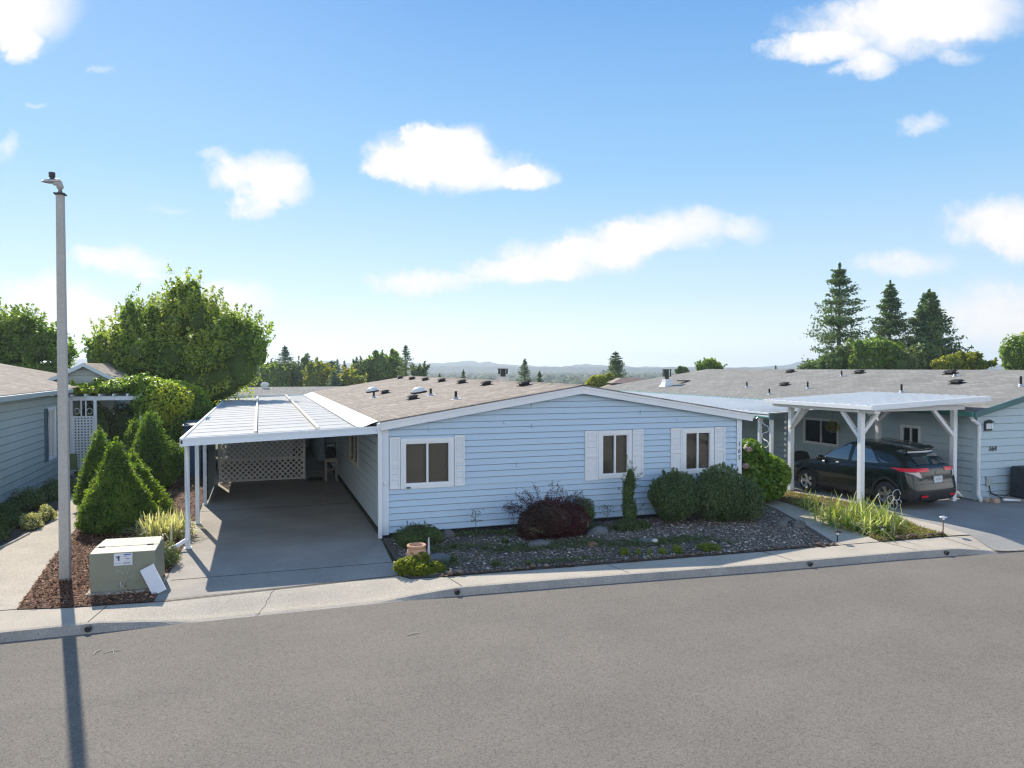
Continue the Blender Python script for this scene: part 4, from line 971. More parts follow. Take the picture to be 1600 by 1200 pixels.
for (ua, za, ub_, zb) in ((15.45,2.42,20.4,3.54),(20.4,3.54,25.3,2.42)):
    b.add([(ua,y0-.03,za+.01),(ub_,y0-.03,zb+.01),(ub_,y0-.03,zb-.15),(ua,y0-.03,za-.15),(ua,y0+.01,za+.01),(ub_,y0+.01,zb+.01),(ub_,y0+.01,zb-.15),(ua,y0+.01,za-.15)],[(3,2,1,0),(4,5,6,7),(0,1,5,4),(7,6,2,3),(0,4,7,3),(1,2,6,5)])
b.build('rake_board', M_['teal_trim'], rn)
b = MB(); b.box(15.37, 15.47, y0, 22.6, 2.31, 2.435); b.build('gutter', M_['green_gutter'], rn, bevel=.015)
b = MB(); b.box(15.45, 15.9, y0, 22.5, 2.36, 2.385); b.build('soffit', M_['slate_shutter'], rn)
b = MB(); b.tube([(15.50,-.95,2.33),(15.55,-.95,2.22),(15.84,-.90,2.08),(15.86,-.90,1.9),(15.86,-.90,.18),(15.78,-1.05,.06)], .05, 10); b.build('downspout', M_['trim_white'], rn)
text_mesh(rn, 'house_number', '164', .20, text_M(16.45, RV - .03, 1.40), 'dark_metal', .006, .12)
wl = b = MB()
wlx = 16.27; b.box(wlx-.14, wlx+.14, RV-.055, RV-.02, 1.90, 2.14)
lt = b.build('wall_lantern', M_['dark_metal'], rn, bevel=.01)
for k in range(3):
    b = MB(); x = wlx - .085 + k * .085; b.box(x-.03, x+.03, RV-.09, RV-.056, 1.95, 2.10); b.build('lantern_glass', M_['trim_white'], lt, bevel=.008)
b = MB(); b.add([(wlx-.16,RV-.11,2.13),(wlx+.16,RV-.11,2.13),(wlx+.16,RV-.02,2.13),(wlx-.16,RV-.02,2.13),(wlx-.05,RV-.06,2.20),(wlx+.05,RV-.06,2.20)],[(0,1,5,4),(1,2,5),(2,3,4,5),(3,0,4),(0,3,2,1)]); b.build('lantern_roof', M_['dark_metal'], lt)
b = MB(); b.box(16.22,16.42,RV-.07,RV-.02,.40,.66); b.build('meter_box', M_['grey_siding'], rn, bevel=.01)
b = MB(); b.tube([(16.33,RV-.05,.4),(16.35,RV-.06,.22),(16.5,RV-.1,.15),(16.75,RV-.2,.14),(16.95,RV-.35,.3),(17.0,RV-.4,.5)], .014, 6)
b.tube([(16.36,RV-.05,.2),(16.55,RV-.25,.08),(16.85,RV-.5,.03),(17.0,RV-.6,.05)], .014, 6); b.build('cable', M_['black_plastic'], rn, smooth=True)
def rside(px_, py_):   # ray against the left roof plane of the right neighbour
    for i in range(200, 9000):
        p = cam_at(px_, py_, i * .01)
        if p.x > 15.4 and p.z < rz(p.x): return p
    return cam_at(px_, py_, 30)
for q in ((1226,602),(1235,581.5),(1343,583),(1485,584),(1495,599)): p = rside(*q); vent_box(rroof, p.x, p.y, rz(p.x), .226)
for q, h in (((1167,605),.22),((1202,616),.22),((1262,607),.26),((1315,588),.22),((1408.5,613),.26),((1492,588),.24),((1595,603),.28)): p = rside(*q); vent_pipe(rroof, p.x, p.y, rz(p.x), .226, h)
p = rside(1042, 603); zc = rz(p.x)
b = MB(); M = Matrix.Translation((p.x, p.y, zc))
b.lathe([(.42,-.05),(.36,.02),(.26,.2),(.24,.34)], 4, M @ Matrix.Rotation(R(45),4,'Z')); chn = b.build('chimney', M_['metal_white'], rroof)
b = MB(); b.cyl((p.x,p.y,zc+.34),(p.x,p.y,zc+.82),.10); b.cyl((p.x,p.y,zc+.46),(p.x,p.y,zc+.49),.22); b.cyl((p.x,p.y,zc+.8),(p.x,p.y,zc+.83),.23)
for a in range(7): th = a*.9; b.cyl((p.x+.19*math.cos(th),p.y+.19*math.sin(th),zc+.47),(p.x+.19*math.cos(th),p.y+.19*math.sin(th),zc+.82),.025,n=5)
b.build('chimney_cap', M_['dark_metal'], chn)
b = MB(); b.box(p.x+.5,p.x+1.1,p.y-.4,p.y-.1,rz(p.x+.8)+.05,rz(p.x+.8)+.10); b.build('vent_plate', M_['black_plastic'], rroof)
# air conditioner
ac = thing('air_conditioner', 'black covered air conditioner standing by the wall under number 164', 'air conditioner', (17.5, -1.35, 0))
b = MB(); b.box(16.93,18.1,-1.85,-.95,.09,.93); b.build('cover', M_['ac_black'], ac, bevel=.06)
b = MB(); b.box(16.85,18.2,-1.95,-.88,.0,.085); b.build('pad', M_['concrete'], ac, bevel=.01)
b = MB(); b.box(16.87,16.93,-1.86,-1.74,.50,.68); b.build('switch_box', M_['trim_white'], ac, bevel=.01)
b = MB(); b.tube([(16.25,-1.3,.10),(16.75,-1.4,.07)], .035, 8); tag(b.build('drain_pipe', M_['trim_white'], smooth=True), 'short white pipe lying on the ground in front of the black air conditioner', 'pipe')
for k, (x, y, a) in enumerate(((15.98,-1.03,5),(16.08,-1.20,-8))):
    b = MB(); b.box(-.09,.09,-.09,.09,0,.12); o = b.build('paving_block', M_['brick' if k else 'concrete'], bevel=.01); o.location = (x, y, .013); o.rotation_euler.z = R(a)
    tag(o, ['pale concrete block at the foot of the white downspout', 'reddish brick block just beside the pale block by the downspout'][k], 'block')

# ------------------------------------------------------------------ right carport
rc = thing('carport', 'white timber carport on braced posts over the parked dark car', 'carport', (13.8, 1, 0))
b = MB(); x0, x1, ya, yb, za, zb = 11.87, 15.85, -1.2, 2.9, 2.66, 2.84
zz = lambda x: za + (zb - za) * (x - x0) / (x1 - x0)
b.add([(x0,ya,za),(x1,ya,zb),(x1,yb,zb),(x0,yb,za),(x0,ya,za-.03),(x1,ya,zb-.03),(x1,yb,zb-.03),(x0,yb,za-.03)],[(0,1,2,3),(7,6,5,4),(0,4,5,1),(1,5,6,2),(2,6,7,3),(3,7,4,0)])
y = ya + .15
while y < yb: b.bar((x0, y, za + .008), (x1, y, zb + .008), .05, .022); y += .27
b.build('roof', M_['metal_white'], rc)
b = MB()
b.add([(x0,ya-.04,za+.02),(x1,ya-.04,zb+.02),(x1,ya-.04,zb-.11),(x0,ya-.04,za-.11),(x0,ya-.002,za+.02),(x1,ya-.002,zb+.02),(x1,ya-.002,zb-.11),(x0,ya-.002,za-.11)],[(3,2,1,0),(4,5,6,7),(0,1,5,4),(7,6,2,3),(0,4,7,3),(1,2,6,5)])
b.box(x0-.04, x0-.001, ya-.04, yb, za-.10, za-.005); b.build('fascia', M_['trim_white'], rc)
def post(x, y, h=2.42): b = MB(); b.box(x-.065, x+.065, y-.065, y+.065, .0, h); return b.build('post', M_['trim_white'], rc, bevel=.008)
PP = [(12.15,-.6,2.46),(12.38,2.3,2.46),(15.3,-.6,2.5),(15.45,2.1,2.5)]
for q in PP: post(*q)
b = MB(); b.box(12.08, 12.24, -1.1, 2.8, 2.46, 2.63); b.build('side_beam', M_['trim_white'], rc)
b = MB(); b.box(12.0, 15.6, -.68, -.54, 2.475, 2.60); b.build('cross_beam', M_['trim_white'], rc)
b = MB(); b.box(12.3, 15.6, 2.12, 2.26, 2.475, 2.60); b.build('cross_beam', M_['trim_white'], rc)
for a, c in (((12.15,-.53,1.85),(12.15,.05,2.46)),((12.2,-.6,1.95),(12.7,-.6,2.48)),((12.3,2.25,1.85),(12.2,1.65,2.46)),((12.45,2.3,1.9),(12.95,2.2,2.48)),((15.25,-.6,1.8),(14.55,-.6,2.48)),((15.3,-.53,1.95),(15.3,.1,2.5)),((15.4,2.1,1.9),(14.9,2.15,2.48)),((15.45,2.05,2.0),(15.45,1.5,2.5))):
    b = MB(); b.bar(a, c, .09, .09); b.build('brace', M_['trim_white'], rc)
# metal awning beyond, over the neighbour's patio
aw = thing('patio_awning', 'low white ribbed metal awning with green edge beyond the blue home', 'awning', (13.6, 9, 0))
b = MB(); X0, X1, Y0, Y1, Z0, Z1 = 12.2, 15.4, 3.0, 19, 2.24, 2.40
b.add([(X0,Y0,Z0),(X1,Y0,Z1),(X1,Y1,Z1),(X0,Y1,Z0),(X0,Y0,Z0-.03),(X1,Y0,Z1-.03),(X1,Y1,Z1-.03),(X0,Y1,Z0-.03)],[(0,1,2,3),(7,6,5,4),(0,4,5,1),(1,5,6,2),(2,6,7,3),(3,7,4,0)])
y = Y0 + .2
while y < Y1: b.bar((X0, y, Z0+.01), (X1, y, Z1+.01), .06, .03); y += .3
b.build('roof', M_['metal_white'], aw)
for k, (z_, m) in enumerate((( .0,'trim_white'),(-.05,'teal_trim'),(-.08,'trim_white'),(-.12,'green_gutter'))): b = MB(); b.box(X0-.05-.006*k, X0-.005, Y0-.02, Y1, Z0+z_-.045, Z0+z_); b.build('edge_strip', M_[m], aw)
b = MB(); b.box(X0-.07, X0+.08, Y0-.06, Y0+.0, Z0-.2, Z0-.0); b.build('end_cap', M_['slate_shutter'], aw)
for y in (3.1, 3.65, 9, 15): b = MB(); b.box(12.27, 12.36, y-.045, y+.045, 0, Z0-.03); b.build('post', M_['trim_white'], aw)
for k in range(8):
    b = MB(); z = .35 + k*.23; s = 1 if k % 2 else -1; pts = [(12.31, 3.375 + s*.15*math.cos(a), z + .11*math.sin(a)) for a in np.linspace(-1.5, 1.9, 9)]; b.tube(pts, .014, 5); b.build('scrollwork', M_['trim_white'], aw)
rch = thing('rain_chain', 'white chain of little cups hanging beside the braced carport post', 'rain chain', tuple(cam_at(1227, 690, 22.3))[:2] + (0,))
pc = rch.location
b = MB(); b.cyl((pc.x, pc.y, .5), (pc.x, pc.y, 2.2), .006, n=5); b.build('chain', M_['galv'], rch)
for k in range(9):
    b = MB(); b.lathe([(.015,0),(.042,.07),(.045,.08)], 8, Matrix.Translation((pc.x, pc.y, .55 + k*.17))); b.build('cup', M_['trim_white'], rch)
bb = cam_at(1252, 688, 24.0); cg = thing('covered_grill', 'black covered barbecue standing by the neighbour wall in front of the dark car', 'grill', (bb.x, bb.y, 0))
b = MB(); b.lathe([(.26,.0),(.28,.4),(.27,.7),(.2,.86),(.001,.9)], 14, Matrix.Translation((bb.x, bb.y, 0))); b.build('cover', M_['black_plastic'], cg, smooth=True)
# far structures
bh = thing('rear_house', 'low house with brown grey roof just behind the long metal carport', 'house', (-3, 31, 0))
b = MB(); b.box(-8, 2.5, 27.5, 36, 0, 2.0); b.build('wall', M_['grey_siding'], bh)
b = MB(); b.add([(-8.4,27,2.0),(2.9,27,2.0),(2.9,31.5,2.45),(-8.4,31.5,2.45),(2.9,36.5,2.0),(-8.4,36.5,2.0)], [(0,1,2,3),(3,2,4,5),(1,4,2),(0,3,5)]); br = b.build('roof', M_['grey_shingle'], bh)
p = cam_at(414, 613, 44); b = MB(); b.cyl((p.x, p.y, 2.0), (p.x, p.y, 2.75), .16); b.cyl((p.x,p.y,2.55),(p.x,p.y,2.68),.24); b.build('chimney', M_['metal_white'], br)
p = cam_at(985, 600, 52)
gz_ = thing('gazebo', 'brown two tiered hip roof pavilion beyond the ridge of the blue home', 'gazebo', (p.x, p.y, 0), -YAW)
def hip(b, hx, hy, z0, z1, tx, ty): b.add([(-hx,-hy,z0),(hx,-hy,z0),(hx,hy,z0),(-hx,hy,z0),(-tx,-ty,z1),(tx,-ty,z1),(tx,ty,z1),(-tx,ty,z1)],[(0,3,2,1),(4,5,6,7),(0,1,5,4),(1,2,6,5),(2,3,7,6),(3,0,4,7)])
b = MB(); hip(b, 2.9, 2.9, 1.75, 2.45, 1.3, 1.3); b.build('lower_roof', M_['brown_roof'], gz_, local=True)
b = MB(); hip(b, 1.5, 1.5, 2.55, 2.9, .8, .8); b.build('upper_roof', M_['brown_roof'], gz_, local=True)
b = MB(); hip(b, 1.2, 1.2, 2.4, 2.56, 1.2, 1.2); b.build('louver', M_['interior_dark'], gz_, local=True)
for x in (-2.6, 2.6):
    for y in (-2.6, 2.6): b = MB(); b.box(x-.08,x+.08,y-.08,y+.08,0,1.8); b.build('post', M_['wood_brown'], gz_, local=True)
# ------------------------------------------------------------------ the parked car
# local frame: x = 0 at the rear bumper, grows forward; y to the left side; rings are stacked horizontal outlines
CR = [ # z, x_rear, x_front, half width, rear corner radius, front corner radius, tilt (extra height at the rear)
 (.21,.22,4.05,.74,.10,.25,0),(.25,.10,4.18,.83,.16,.35,0),(.36,.02,4.26,.865,.22,.42,0),(.47,.0,4.29,.875,.24,.45,0),(.60,.02,4.30,.885,.24,.46,0),(.72,.055,4.27,.892,.24,.46,.01),
 (.84,.07,4.18,.885,.25,.46,.04),(.92,.09,3.95,.868,.26,.40,.07),(.98,.12,3.62,.845,.27,.32,.09),(1.03,.17,3.30,.81,.28,.24,.10),
 (1.12,.25,3.08,.785,.27,.2,.075),(1.27,.38,2.86,.73,.26,.2,.03),(1.41,.53,2.60,.67,.24,.2,-.01),(1.515,.53,2.38,.62,.18,.2,-.04),
 (1.56,.55,2.28,.59,.18,.2,-.05),(1.60,.66,2.18,.50,.16,.2,-.05),(1.625,.9,2.05,.35,.1,.1,-.045),(1.632,1.25,1.8,.12,.05,.05,-.03)]
CR = np.array(CR)
def crow(t):
    i = int(min(max(math.floor(t), 0), len(CR) - 2)); f = t - i
    p0, p1, p2, p3 = CR[max(i-1,0)], CR[i], CR[i+1], CR[min(i+2, len(CR)-1)]
    m1, m2 = (p2 - p0) / 2, (p3 - p1) / 2
    return (2*f**3-3*f**2+1)*p1 + (f**3-2*f**2+f)*m1 + (-2*f**3+3*f**2)*p2 + (f**3-f**2)*m2
def bowr(y, w_): return .05 * (y / w_) ** 2
def outline(r, NS=26, NC=7, NE=12):
    z, xr, xf, w_, rr, rf, tl = r; rr = min(rr, w_*.9); rf = min(rf, w_*.9); pts = []
    for k in range(NE): y = -(w_-rr) + 2*(w_-rr)*k/(NE); pts.append((xr + bowr(y, w_), y))          # rear, right to left
    for k in range(NC): a = math.pi - k/NC*math.pi/2; pts.append((xr + .04 + rr + rr*math.cos(a) , (w_-rr) + rr*math.sin(a)))
    a0, a1 = xr + .04 + rr, xf - rf
    for k in range(NS): pts.append((a0 + (a1-a0)*k/NS, w_))
    for k in range(NC): a = math.pi/2 - k/NC*math.pi/2; pts.append((xf - rf + rf*math.cos(a), (w_-rf) + rf*math.sin(a)))
    for k in range(NE): y = (w_-rf) - 2*(w_-rf)*k/NE; pts.append((xf + .07*(1-(y/(w_-rf+.01))**2), y))
    for k in range(NC): a = -k/NC*math.pi/2; pts.append((xf - rf + rf*math.cos(a), -(w_-rf) + rf*math.sin(a)))
    for k in range(NS): pts.append((a1 - (a1-a0)*k/NS, -w_))
    for k in range(NC): a = -math.pi/2 - k/NC*math.pi/2; pts.append((xr + .04 + rr + rr*math.cos(a), -(w_-rr) + rr*math.sin(a)))
    return [(x, y, z + tl * (2.15 - x) / 2.15) for x, y in pts]
car = thing('parked_car', 'dark green black compact crossover parked nose in under the white braced carport', 'car', (13.88, -1.42, 0), R(90 + 6))
rows = [outline(crow(t)) for t in np.arange(0, len(CR) - .99, .34)]; n = len(rows[0])
b = MB(); vs = [p for r in rows for p in r]
fs = [(j*n+k, (j+1)*n+k, (j+1)*n+(k+1)%n, j*n+(k+1)%n) for j in range(len(rows)-1) for k in range(n)]
fs += [tuple((len(rows)-1)*n+k for k in range(n))[::-1], tuple(range(n))]
b.add(vs, fs); body = b.build('body', M_['car_paint'], None, smooth=True)
bm = bmesh.new(); bm.from_mesh(body.data); bmesh.ops.recalc_face_normals(bm, faces=bm.faces); bm.to_mesh(body.data); bm.free()
cut = MB(); WX = (.86, 3.46); WR = .33
for x in WX:
    for s in (-1, 1): cut.cyl((x, s*.62, WR+.005), (x, s*1.1, WR+.005), .385, n=36)
cu = cut.build('cut', M_['car_cladding'])
md = body.modifiers.new('c', 'BOOLEAN'); md.operation = 'DIFFERENCE'; md.object = cu; md.solver = 'EXACT'
me = bpy.data.meshes.new_from_object(body.evaluated_get(bpy.context.evaluated_depsgraph_get())); body.modifiers.clear(); body.data = me; bpy.data.objects.remove(cu); body.parent = car
me.materials.clear(); me.materials.append(M_['car_paint']); me.materials.append(M_['car_cladding'])
for p in me.polygons:
    p.use_smooth = True
    c_ = p.center
    if c_.z < .40 or (c_.x < .3 and c_.z < .50): p.material_index = 1
    if any(math.hypot(c_.x - x, c_.z - WR) < .375 and abs(c_.y) > .55 for x in WX): p.material_index = 1; p.use_smooth = False
def patch(name, f, nu, nv, mat, off=.006, parent=car):
    """f(a,b)->point on the body for a,b in 0..1, pushed out by off along its normal"""
    P = [[Vector(f(i/nu, j/nv)) for j in range(nv+1)] for i in range(nu+1)]
    vs, fs = [], []
    for i in range(nu+1):
        for j in range(nv+1):
            du = P[min(i+1,nu)][j] - P[max(i-1,0)][j]; dv = P[i][min(j+1,nv)] - P[i][max(j-1,0)]
            nn = du.cross(dv).normalized(); c0 = Vector((2.1, 0, .7))
            if nn.dot(P[i][j] - c0) < 0: nn = -nn
            vs.append(P[i][j] + nn * off)
    for i in range(nu):
        for j in range(nv): fs.append((i*(nv+1)+j, (i+1)*(nv+1)+j, (i+1)*(nv+1)+j+1, i*(nv+1)+j+1))
    b = MB(); b.add(vs, fs); return b.build(name, M_[mat], parent, smooth=True, local=True)
def side(x, t, s):
    r = crow(t); rr = min(r[4], r[3]*.9); a0 = r[1] + .04 + rr
    y = r[3]
    if x < a0: y = r[3] - rr + math.sqrt(max(0, rr*rr - min(rr, a0 - x)**2))
    xf = r[2] - r[5]
    if x > xf: y = r[3] - r[5] + math.sqrt(max(0, r[5]**2 - min(r[5], x - xf)**2))
    return (x, s*y, r[0] + r[6]*(2.15-x)/2.15)
for s in (1, -1):
    lo, hi = 9.25, 12.9
    patch('side_window', lambda a, c, s=s: side((2.10 + .98*a) - c*(.0 + .62*a*1.0), lo + (hi-lo)*c, s), 14, 8, 'car_glass')
    patch('side_window', lambda a, c, s=s: side((1.12 + .86*a) + c*.42*(1-a), lo + .12 + (hi-lo-.12)*c, s), 12, 8, 'car_glass')
    patch('quarter_window', lambda a, c, s=s: side(.80 + .24*a + c*.30, lo + .5 + 1.7*c*(.25+.75*a), s), 5, 5, 'car_glass')
    patch('wheel_arch', lambda a, c, s=s: (lambda th, r_: (lambda x, z: side(x, float(np.interp(z, CR[:,0], range(len(CR)))), s))(WX[0] + r_*math.cos(th), max(.24, WR + .005 + r_*math.sin(th))))(math.pi*(-.06+1.12*a), .383 + .055*c), 30, 2, 'car_cladding', .012)
    patch('wheel_arch', lambda a, c, s=s: (lambda th, r_: (lambda x, z: side(x, float(np.interp(z, CR[:,0], range(len(CR)))), s))(WX[1] + r_*math.cos(th), max(.24, WR + .005 + r_*math.sin(th))))(math.pi*(-.06+1.12*a), .383 + .055*c), 30, 2, 'car_cladding', .012)
    patch('sill_cladding', lambda a, c, s=s: side(1.3 + 1.72*a, .3 + 1.9*c, s), 10, 3, 'car_cladding', .012)
    patch('door_seam', lambda a, c, s=s: side(2.03 + .01*a - c*.0, 2.3 + 6.8*c, s), 1, 10, 'interior_dark', .003)
    patch('door_seam', lambda a, c, s=s: side(3.02 + .01*a + (1-c)*.02, 2.3 + 6.3*c, s), 1, 10, 'interior_dark', .003)
    patch('door_seam', lambda a, c, s=s: side(1.30 - .25*c*c + .01*a, 4.0 + 4.9*c, s), 1, 10, 'interior_dark', .003)
    b = MB(); b.tube([Vector(side(x, 6.9, s)) + Vector((0, s*.022, 0)) for x in (2.12, 2.2, 2.32)], .018, 8); b.build('door_handle', M_['car_paint'], car, local=True, smooth=True)
    p = Vector(side(2.92, 9.3, s)); b = MB()
    b.lathe([(.001,-.13),(.05,-.12),(.075,-.06),(.08,0),(.075,.06),(.05,.12),(.001,.13)], 14, Matrix.Translation(p + Vector((.0, s*.14, .045))) @ Matrix.Rotation(R(90), 4, 'X') @ Matrix.Diagonal((.7,1,1,1)))
    b.build('wing_mirror', M_['car_paint'], car, local=True, smooth=True)
    # tail lamp: wraps the corner
    def tail(a, c, s=s, lo_=5.6, hi_=8.0):
        r = crow(hi_ - (hi_-lo_)*c)
        k = a*(1-.35*c*a); w_, rr = r[3], r[4]; L1, L2 = .30, rr*math.pi/2
        d = k*(.30 + L2 + .34*(1-c)**.8) ; z = r[0]
        if d < L1: y = (w_-rr) - (L1 - d); x = r[1] + bowr(y, w_)
        elif d < L1 + L2: an = (d-L1)/rr; x = r[1] + .04 + rr - rr*math.cos(an); y = w_-rr + rr*math.sin(an)
        else: x = r[1] + .04 + rr + (d-L1-L2); y = w_
        return (x, s*y, z + r[6]*(2.15-x)/2.15)
    patch('tail_light', lambda a, c: tail(a, c*.45), 26, 4, 'tail_red', .012)
    patch('tail_lens', lambda a, c: tail(.36 + .48*a*(1-.7*c), .47 + .5*c), 12, 4, 'tail_clear', .010)
    patch('rear_reflector', lambda a, c, s=s: (lambda y: (crow(1.9+.5*c)[1] + bowr(y, .87), s*y, crow(1.9+.5*c)[0]))(.42 + .22*a), 6, 2, 'tail_red', .02)
    for x in WX:
        wh = thing('w', '', 'x', (0,0,0)); bpy.data.objects.remove(wh)
        M = Matrix.Translation((x, s*.79, WR)) @ Matrix.Rotation(R(-90*s), 4, 'X')
        b = MB(); b.lathe([(.205,-.105),(.29,-.11),(.325,-.085),(.333,-.04),(.333,.04),(.325,.085),(.29,.11),(.205,.105)], 36, M); ty = b.build('wheel', M_['tyre'], car, local=True, smooth=True)
        b = MB(); b.lathe([(.21,.10),(.20,.09),(.19,.02),(.185,-.06)], 36, M); b.lathe([(.001,.095),(.05,.095),(.062,.07),(.06,.0)], 16, M)
        for k in range(5):
            A = M @ Matrix.Rotation(k*2*math.pi/5, 4, 'Z')
            b.add([(.04,-.035,.07),(.04,.035,.07),(.20,.055,.085),(.20,-.055,.085),(.04,-.03,.03),(.04,.03,.03),(.2,.05,.03),(.2,-.05,.03)],[(0,3,2,1),(0,1,5,4),(1,2,6,5),(2,3,7,6),(3,0,4,7)] if s < 0 else [(0,1,2,3),(4,5,1,0),(5,6,2,1),(6,7,3,2),(7,4,0,3)], A)
        b.build('rim', M_['rim'], ty, local=True)
        b = MB(); b.lathe([(.001,-.0),(.19,-.0)], 24, M @ Matrix.Translation((0,0,-.02))); b.build('brake_disc', M_['dark_metal'], ty, local=True)
def rear(y, t): r = crow(t); return (r[1] + bowr(y, r[3]), y, r[0] + r[6]*(2.15-r[1])/2.15)
def front(y, t): r = crow(t); return (r[2] + .07*(1-(y/(r[3]-r[5]+.01))**2), y, r[0] + r[6]*(2.15-r[2])/2.15)
patch('rear_window', lambda a, c: rear((-.56 + 1.12*a)*(1-.16*c), 9.35 + 3.2*c), 12, 8, 'car_glass', .008)
patch('windshield', lambda a, c: front((-.60 + 1.2*a)*(1-.22*c), 9.3 + 3.7*c), 12, 8, 'car_glass', .008)
b = MB(); vs = []
for y in np.linspace(-.56, .56, 13):
    q = 1 - (y/.56)**2*.25; vs += [(.42+.12*(y/.56)**2, y, 1.515), (.68, y, 1.572-.02*(1-q)), (.74, y, 1.50), (.45+.12*(y/.56)**2, y, 1.495)]
fs = [(i*4+k, (i+1)*4+k, (i+1)*4+(k+1)%4, i*4+(k+1)%4) for i in range(12) for k in range(4)] + [(0,1,2,3),(51,50,49,48)]
b.add(vs, fs); b.build('spoiler', M_['car_paint'], car, local=True, smooth=False, bevel=.01)
b = MB(); b.box(-.012,.02,-.155,.155,.70,.86); pl = b.build('licence_plate', M_['sticker'], car, local=True, bevel=.003); pl.rotation_euler.y = 0; pl.location.x = .045
b = MB()
for y0_, y1_, z0_, z1_ in ((-.11,-.085,.755,.81),(-.06,-.03,.755,.81),(.0,.03,.755,.81),(.06,.085,.755,.81),(-.1,.1,.845,.85)): b.box(-.014,-.0122,y0_,y1_,z0_,z1_)
b.build('plate_print', M_['faint_mark'], pl, local=True)
b = MB()   # upright H shaped badge, bevelled
for y0_, y1_, z0_, z1_ in ((-.045,-.022,.905,.985),(.022,.045,.905,.985),(-.022,.022,.938,.955)): b.box(.060,.085,y0_,y1_,z0_,z1_)
b.build('badge', M_['chrome'], car, local=True, bevel=.004)
b = MB(); b.box(.028,.045,.40,.60,.775,.795); b.build('model_lettering', M_['chrome'], car, local=True)
b = MB()
for y in np.linspace(-.1,.5,2): pass
b.tube([(.14,.05,1.02),(.2,.1,1.06),(.24,.42,1.10)], .01, 6); b.build('rear_wiper', M_['black_plastic'], car, local=True)
patch('bumper_cladding', lambda a, c: rear(-.62 + 1.24*a, .9 + 1.9*c), 14, 4, 'car_cladding', .015)
patch('hatch_seam', lambda a, c: rear(-.6+1.2*a, 4.6+.06*c), 12, 1, 'interior_dark', .004)
for y in (-.5, .5): b = MB(); b.tube([(.85, y*.98, 1.565), (.95, y*.98, 1.60), (2.0, y*.98, 1.64), (2.1, y*.98, 1.615)], .012, 6); b.build('roof_rail', M_['chrome'], car, local=True)
b = MB(); b.add([(.85,-.02,1.595),(.85,.02,1.595),(1.0,.015,1.605),(1.0,-.015,1.605),(.87,0,1.66)],[(0,1,4),(1,2,4),(2,3,4),(3,0,4)]); b.build('antenna', M_['car_paint'], car, local=True)

# ------------------------------------------------------------------ small things
def path_light(name, loc, label, pole, h, grp='path lights at the bed corners', mat='black_plastic'):
    o = thing(name, label, 'path light', loc, group=grp)
    b = MB(); b.cyl((0,0,0),(0,0,h),.012,n=8); b.build('stake', M_[pole], o, local=True)
    b = MB(); b.cyl((0,0,h),(0,0,h+.05),.028,n=10); b.build('lens', M_['trim_white'], o, local=True)
    b = MB(); b.lathe([(.001,h+.085),(.075,h+.06),(.085,h+.05),(.001,h+.045)], 14); b.build('cap', M_[mat], o, local=True, smooth=True); return o
path_light('path_light', (8.80,-3.42,.02), 'small black path light at the right tip of the gravel bed', 'black_plastic', .16)
path_light('path_light', (11.56,-3.52,.02), 'taller path light with rusty stake at the corner of the mossy bed', 'wood_brown', .30, mat='aluminium')
path_light('path_light', (10.05,-3.35,.02), 'dark path light sunk in the moss at the front of the small bed', 'black_plastic', .15)
pt_ = thing('terracotta_jar', 'round terracotta jar standing at the street corner of the gravel bed', 'pot', (.22,-2.55,.02))
b = MB(); b.lathe([(.001,0),(.10,.0),(.15,.07),(.185,.18),(.19,.26),(.165,.34),(.145,.37)], 24); b.build('jar_body', M_['terracotta'], pt_, local=True, smooth=True)
b = MB(); b.lathe([(.145,.365),(.17,.385),(.175,.41),(.165,.425),(.135,.425),(.12,.36),(.12,.2),(.001,.2)], 24); b.build('rim', M_['terracotta'], pt_, local=True, smooth=True)
b = MB(); b.lathe([(.001,.0),(.05,.02),(.065,.08),(.05,.16),(.001,.2)], 12, Matrix.Translation((-.22,-.03,.0))); b.build('side_pouch', M_['terracotta'], pt_, local=True, smooth=True)
b = MB(); b.add([(-.025,-.012,0),(.025,-.012,0),(.025,.012,0),(-.025,.012,0),(-.016,-.008,.32),(.008,-.008,.36),(.008,.008,.36),(-.016,.008,.32)],[(0,3,2,1),(4,5,6,7),(0,1,5,4),(1,2,6,5),(2,3,7,6),(3,0,4,7)])
o = tag(b.build('marker_slate', M_['sticker'], bevel=.003), 'narrow pale upright slate standing behind the terracotta jar', 'stone'); o.location = (.62,-1.75,.02)
def rock(loc, sx, sy, sz, label, mat='gravel_rock', seed=0):
    bm = bmesh.new(); bmesh.ops.create_icosphere(bm, subdivisions=3, radius=1)
    P = np.array([v.co[:] for v in bm.verts]); k = .8 + .4 * vnoise(P, 1.8, seed) + .12 * (vnoise(P, 5, seed + 1) - .5)
    for v, s in zip(bm.verts, k): v.co = Vector((v.co.x*sx*s, v.co.y*sy*s, max(-.3, v.co.z)*sz*s))
    me = bpy.data.meshes.new('rock'); bm.to_mesh(me); bm.free(); me.materials.append(M_[mat]); me.polygons.foreach_set('use_smooth', [True]*len(me.polygons))
    o = bpy.data.objects.new('garden_rock', me); COL.objects.link(o); o.location = loc; return tag(o, label, 'rock', 'rocks in the gravel bed')
surface('gravel_rock', (.10,.098,.095), (.15,.145,.14), 6, fine=60, finec=(-.2,.2), rough=.9, bump=.4)
surface('pale_rock', (.5,.5,.5), (.4,.4,.38), 6, fine=60, finec=(-.15,.15), rough=.9, bump=.3)
surface('bluish_rock', (.10,.115,.125), (.145,.155,.16), 6, fine=60, finec=(-.2,.2), rough=.9, bump=.4)
rock((1.35,-.35,.03), .17, .13, .14, 'dark domed rock against the wall left of the red maple', seed=1)
rock((2.9,-1.75,.03), .28, .2, .12, 'broad flat grey rock in front left of the red maple', seed=2)
rock((5.05,-2.2,.02), .22, .16, .10, 'bluish rock in the middle of the gravel bed', 'bluish_rock', 4)
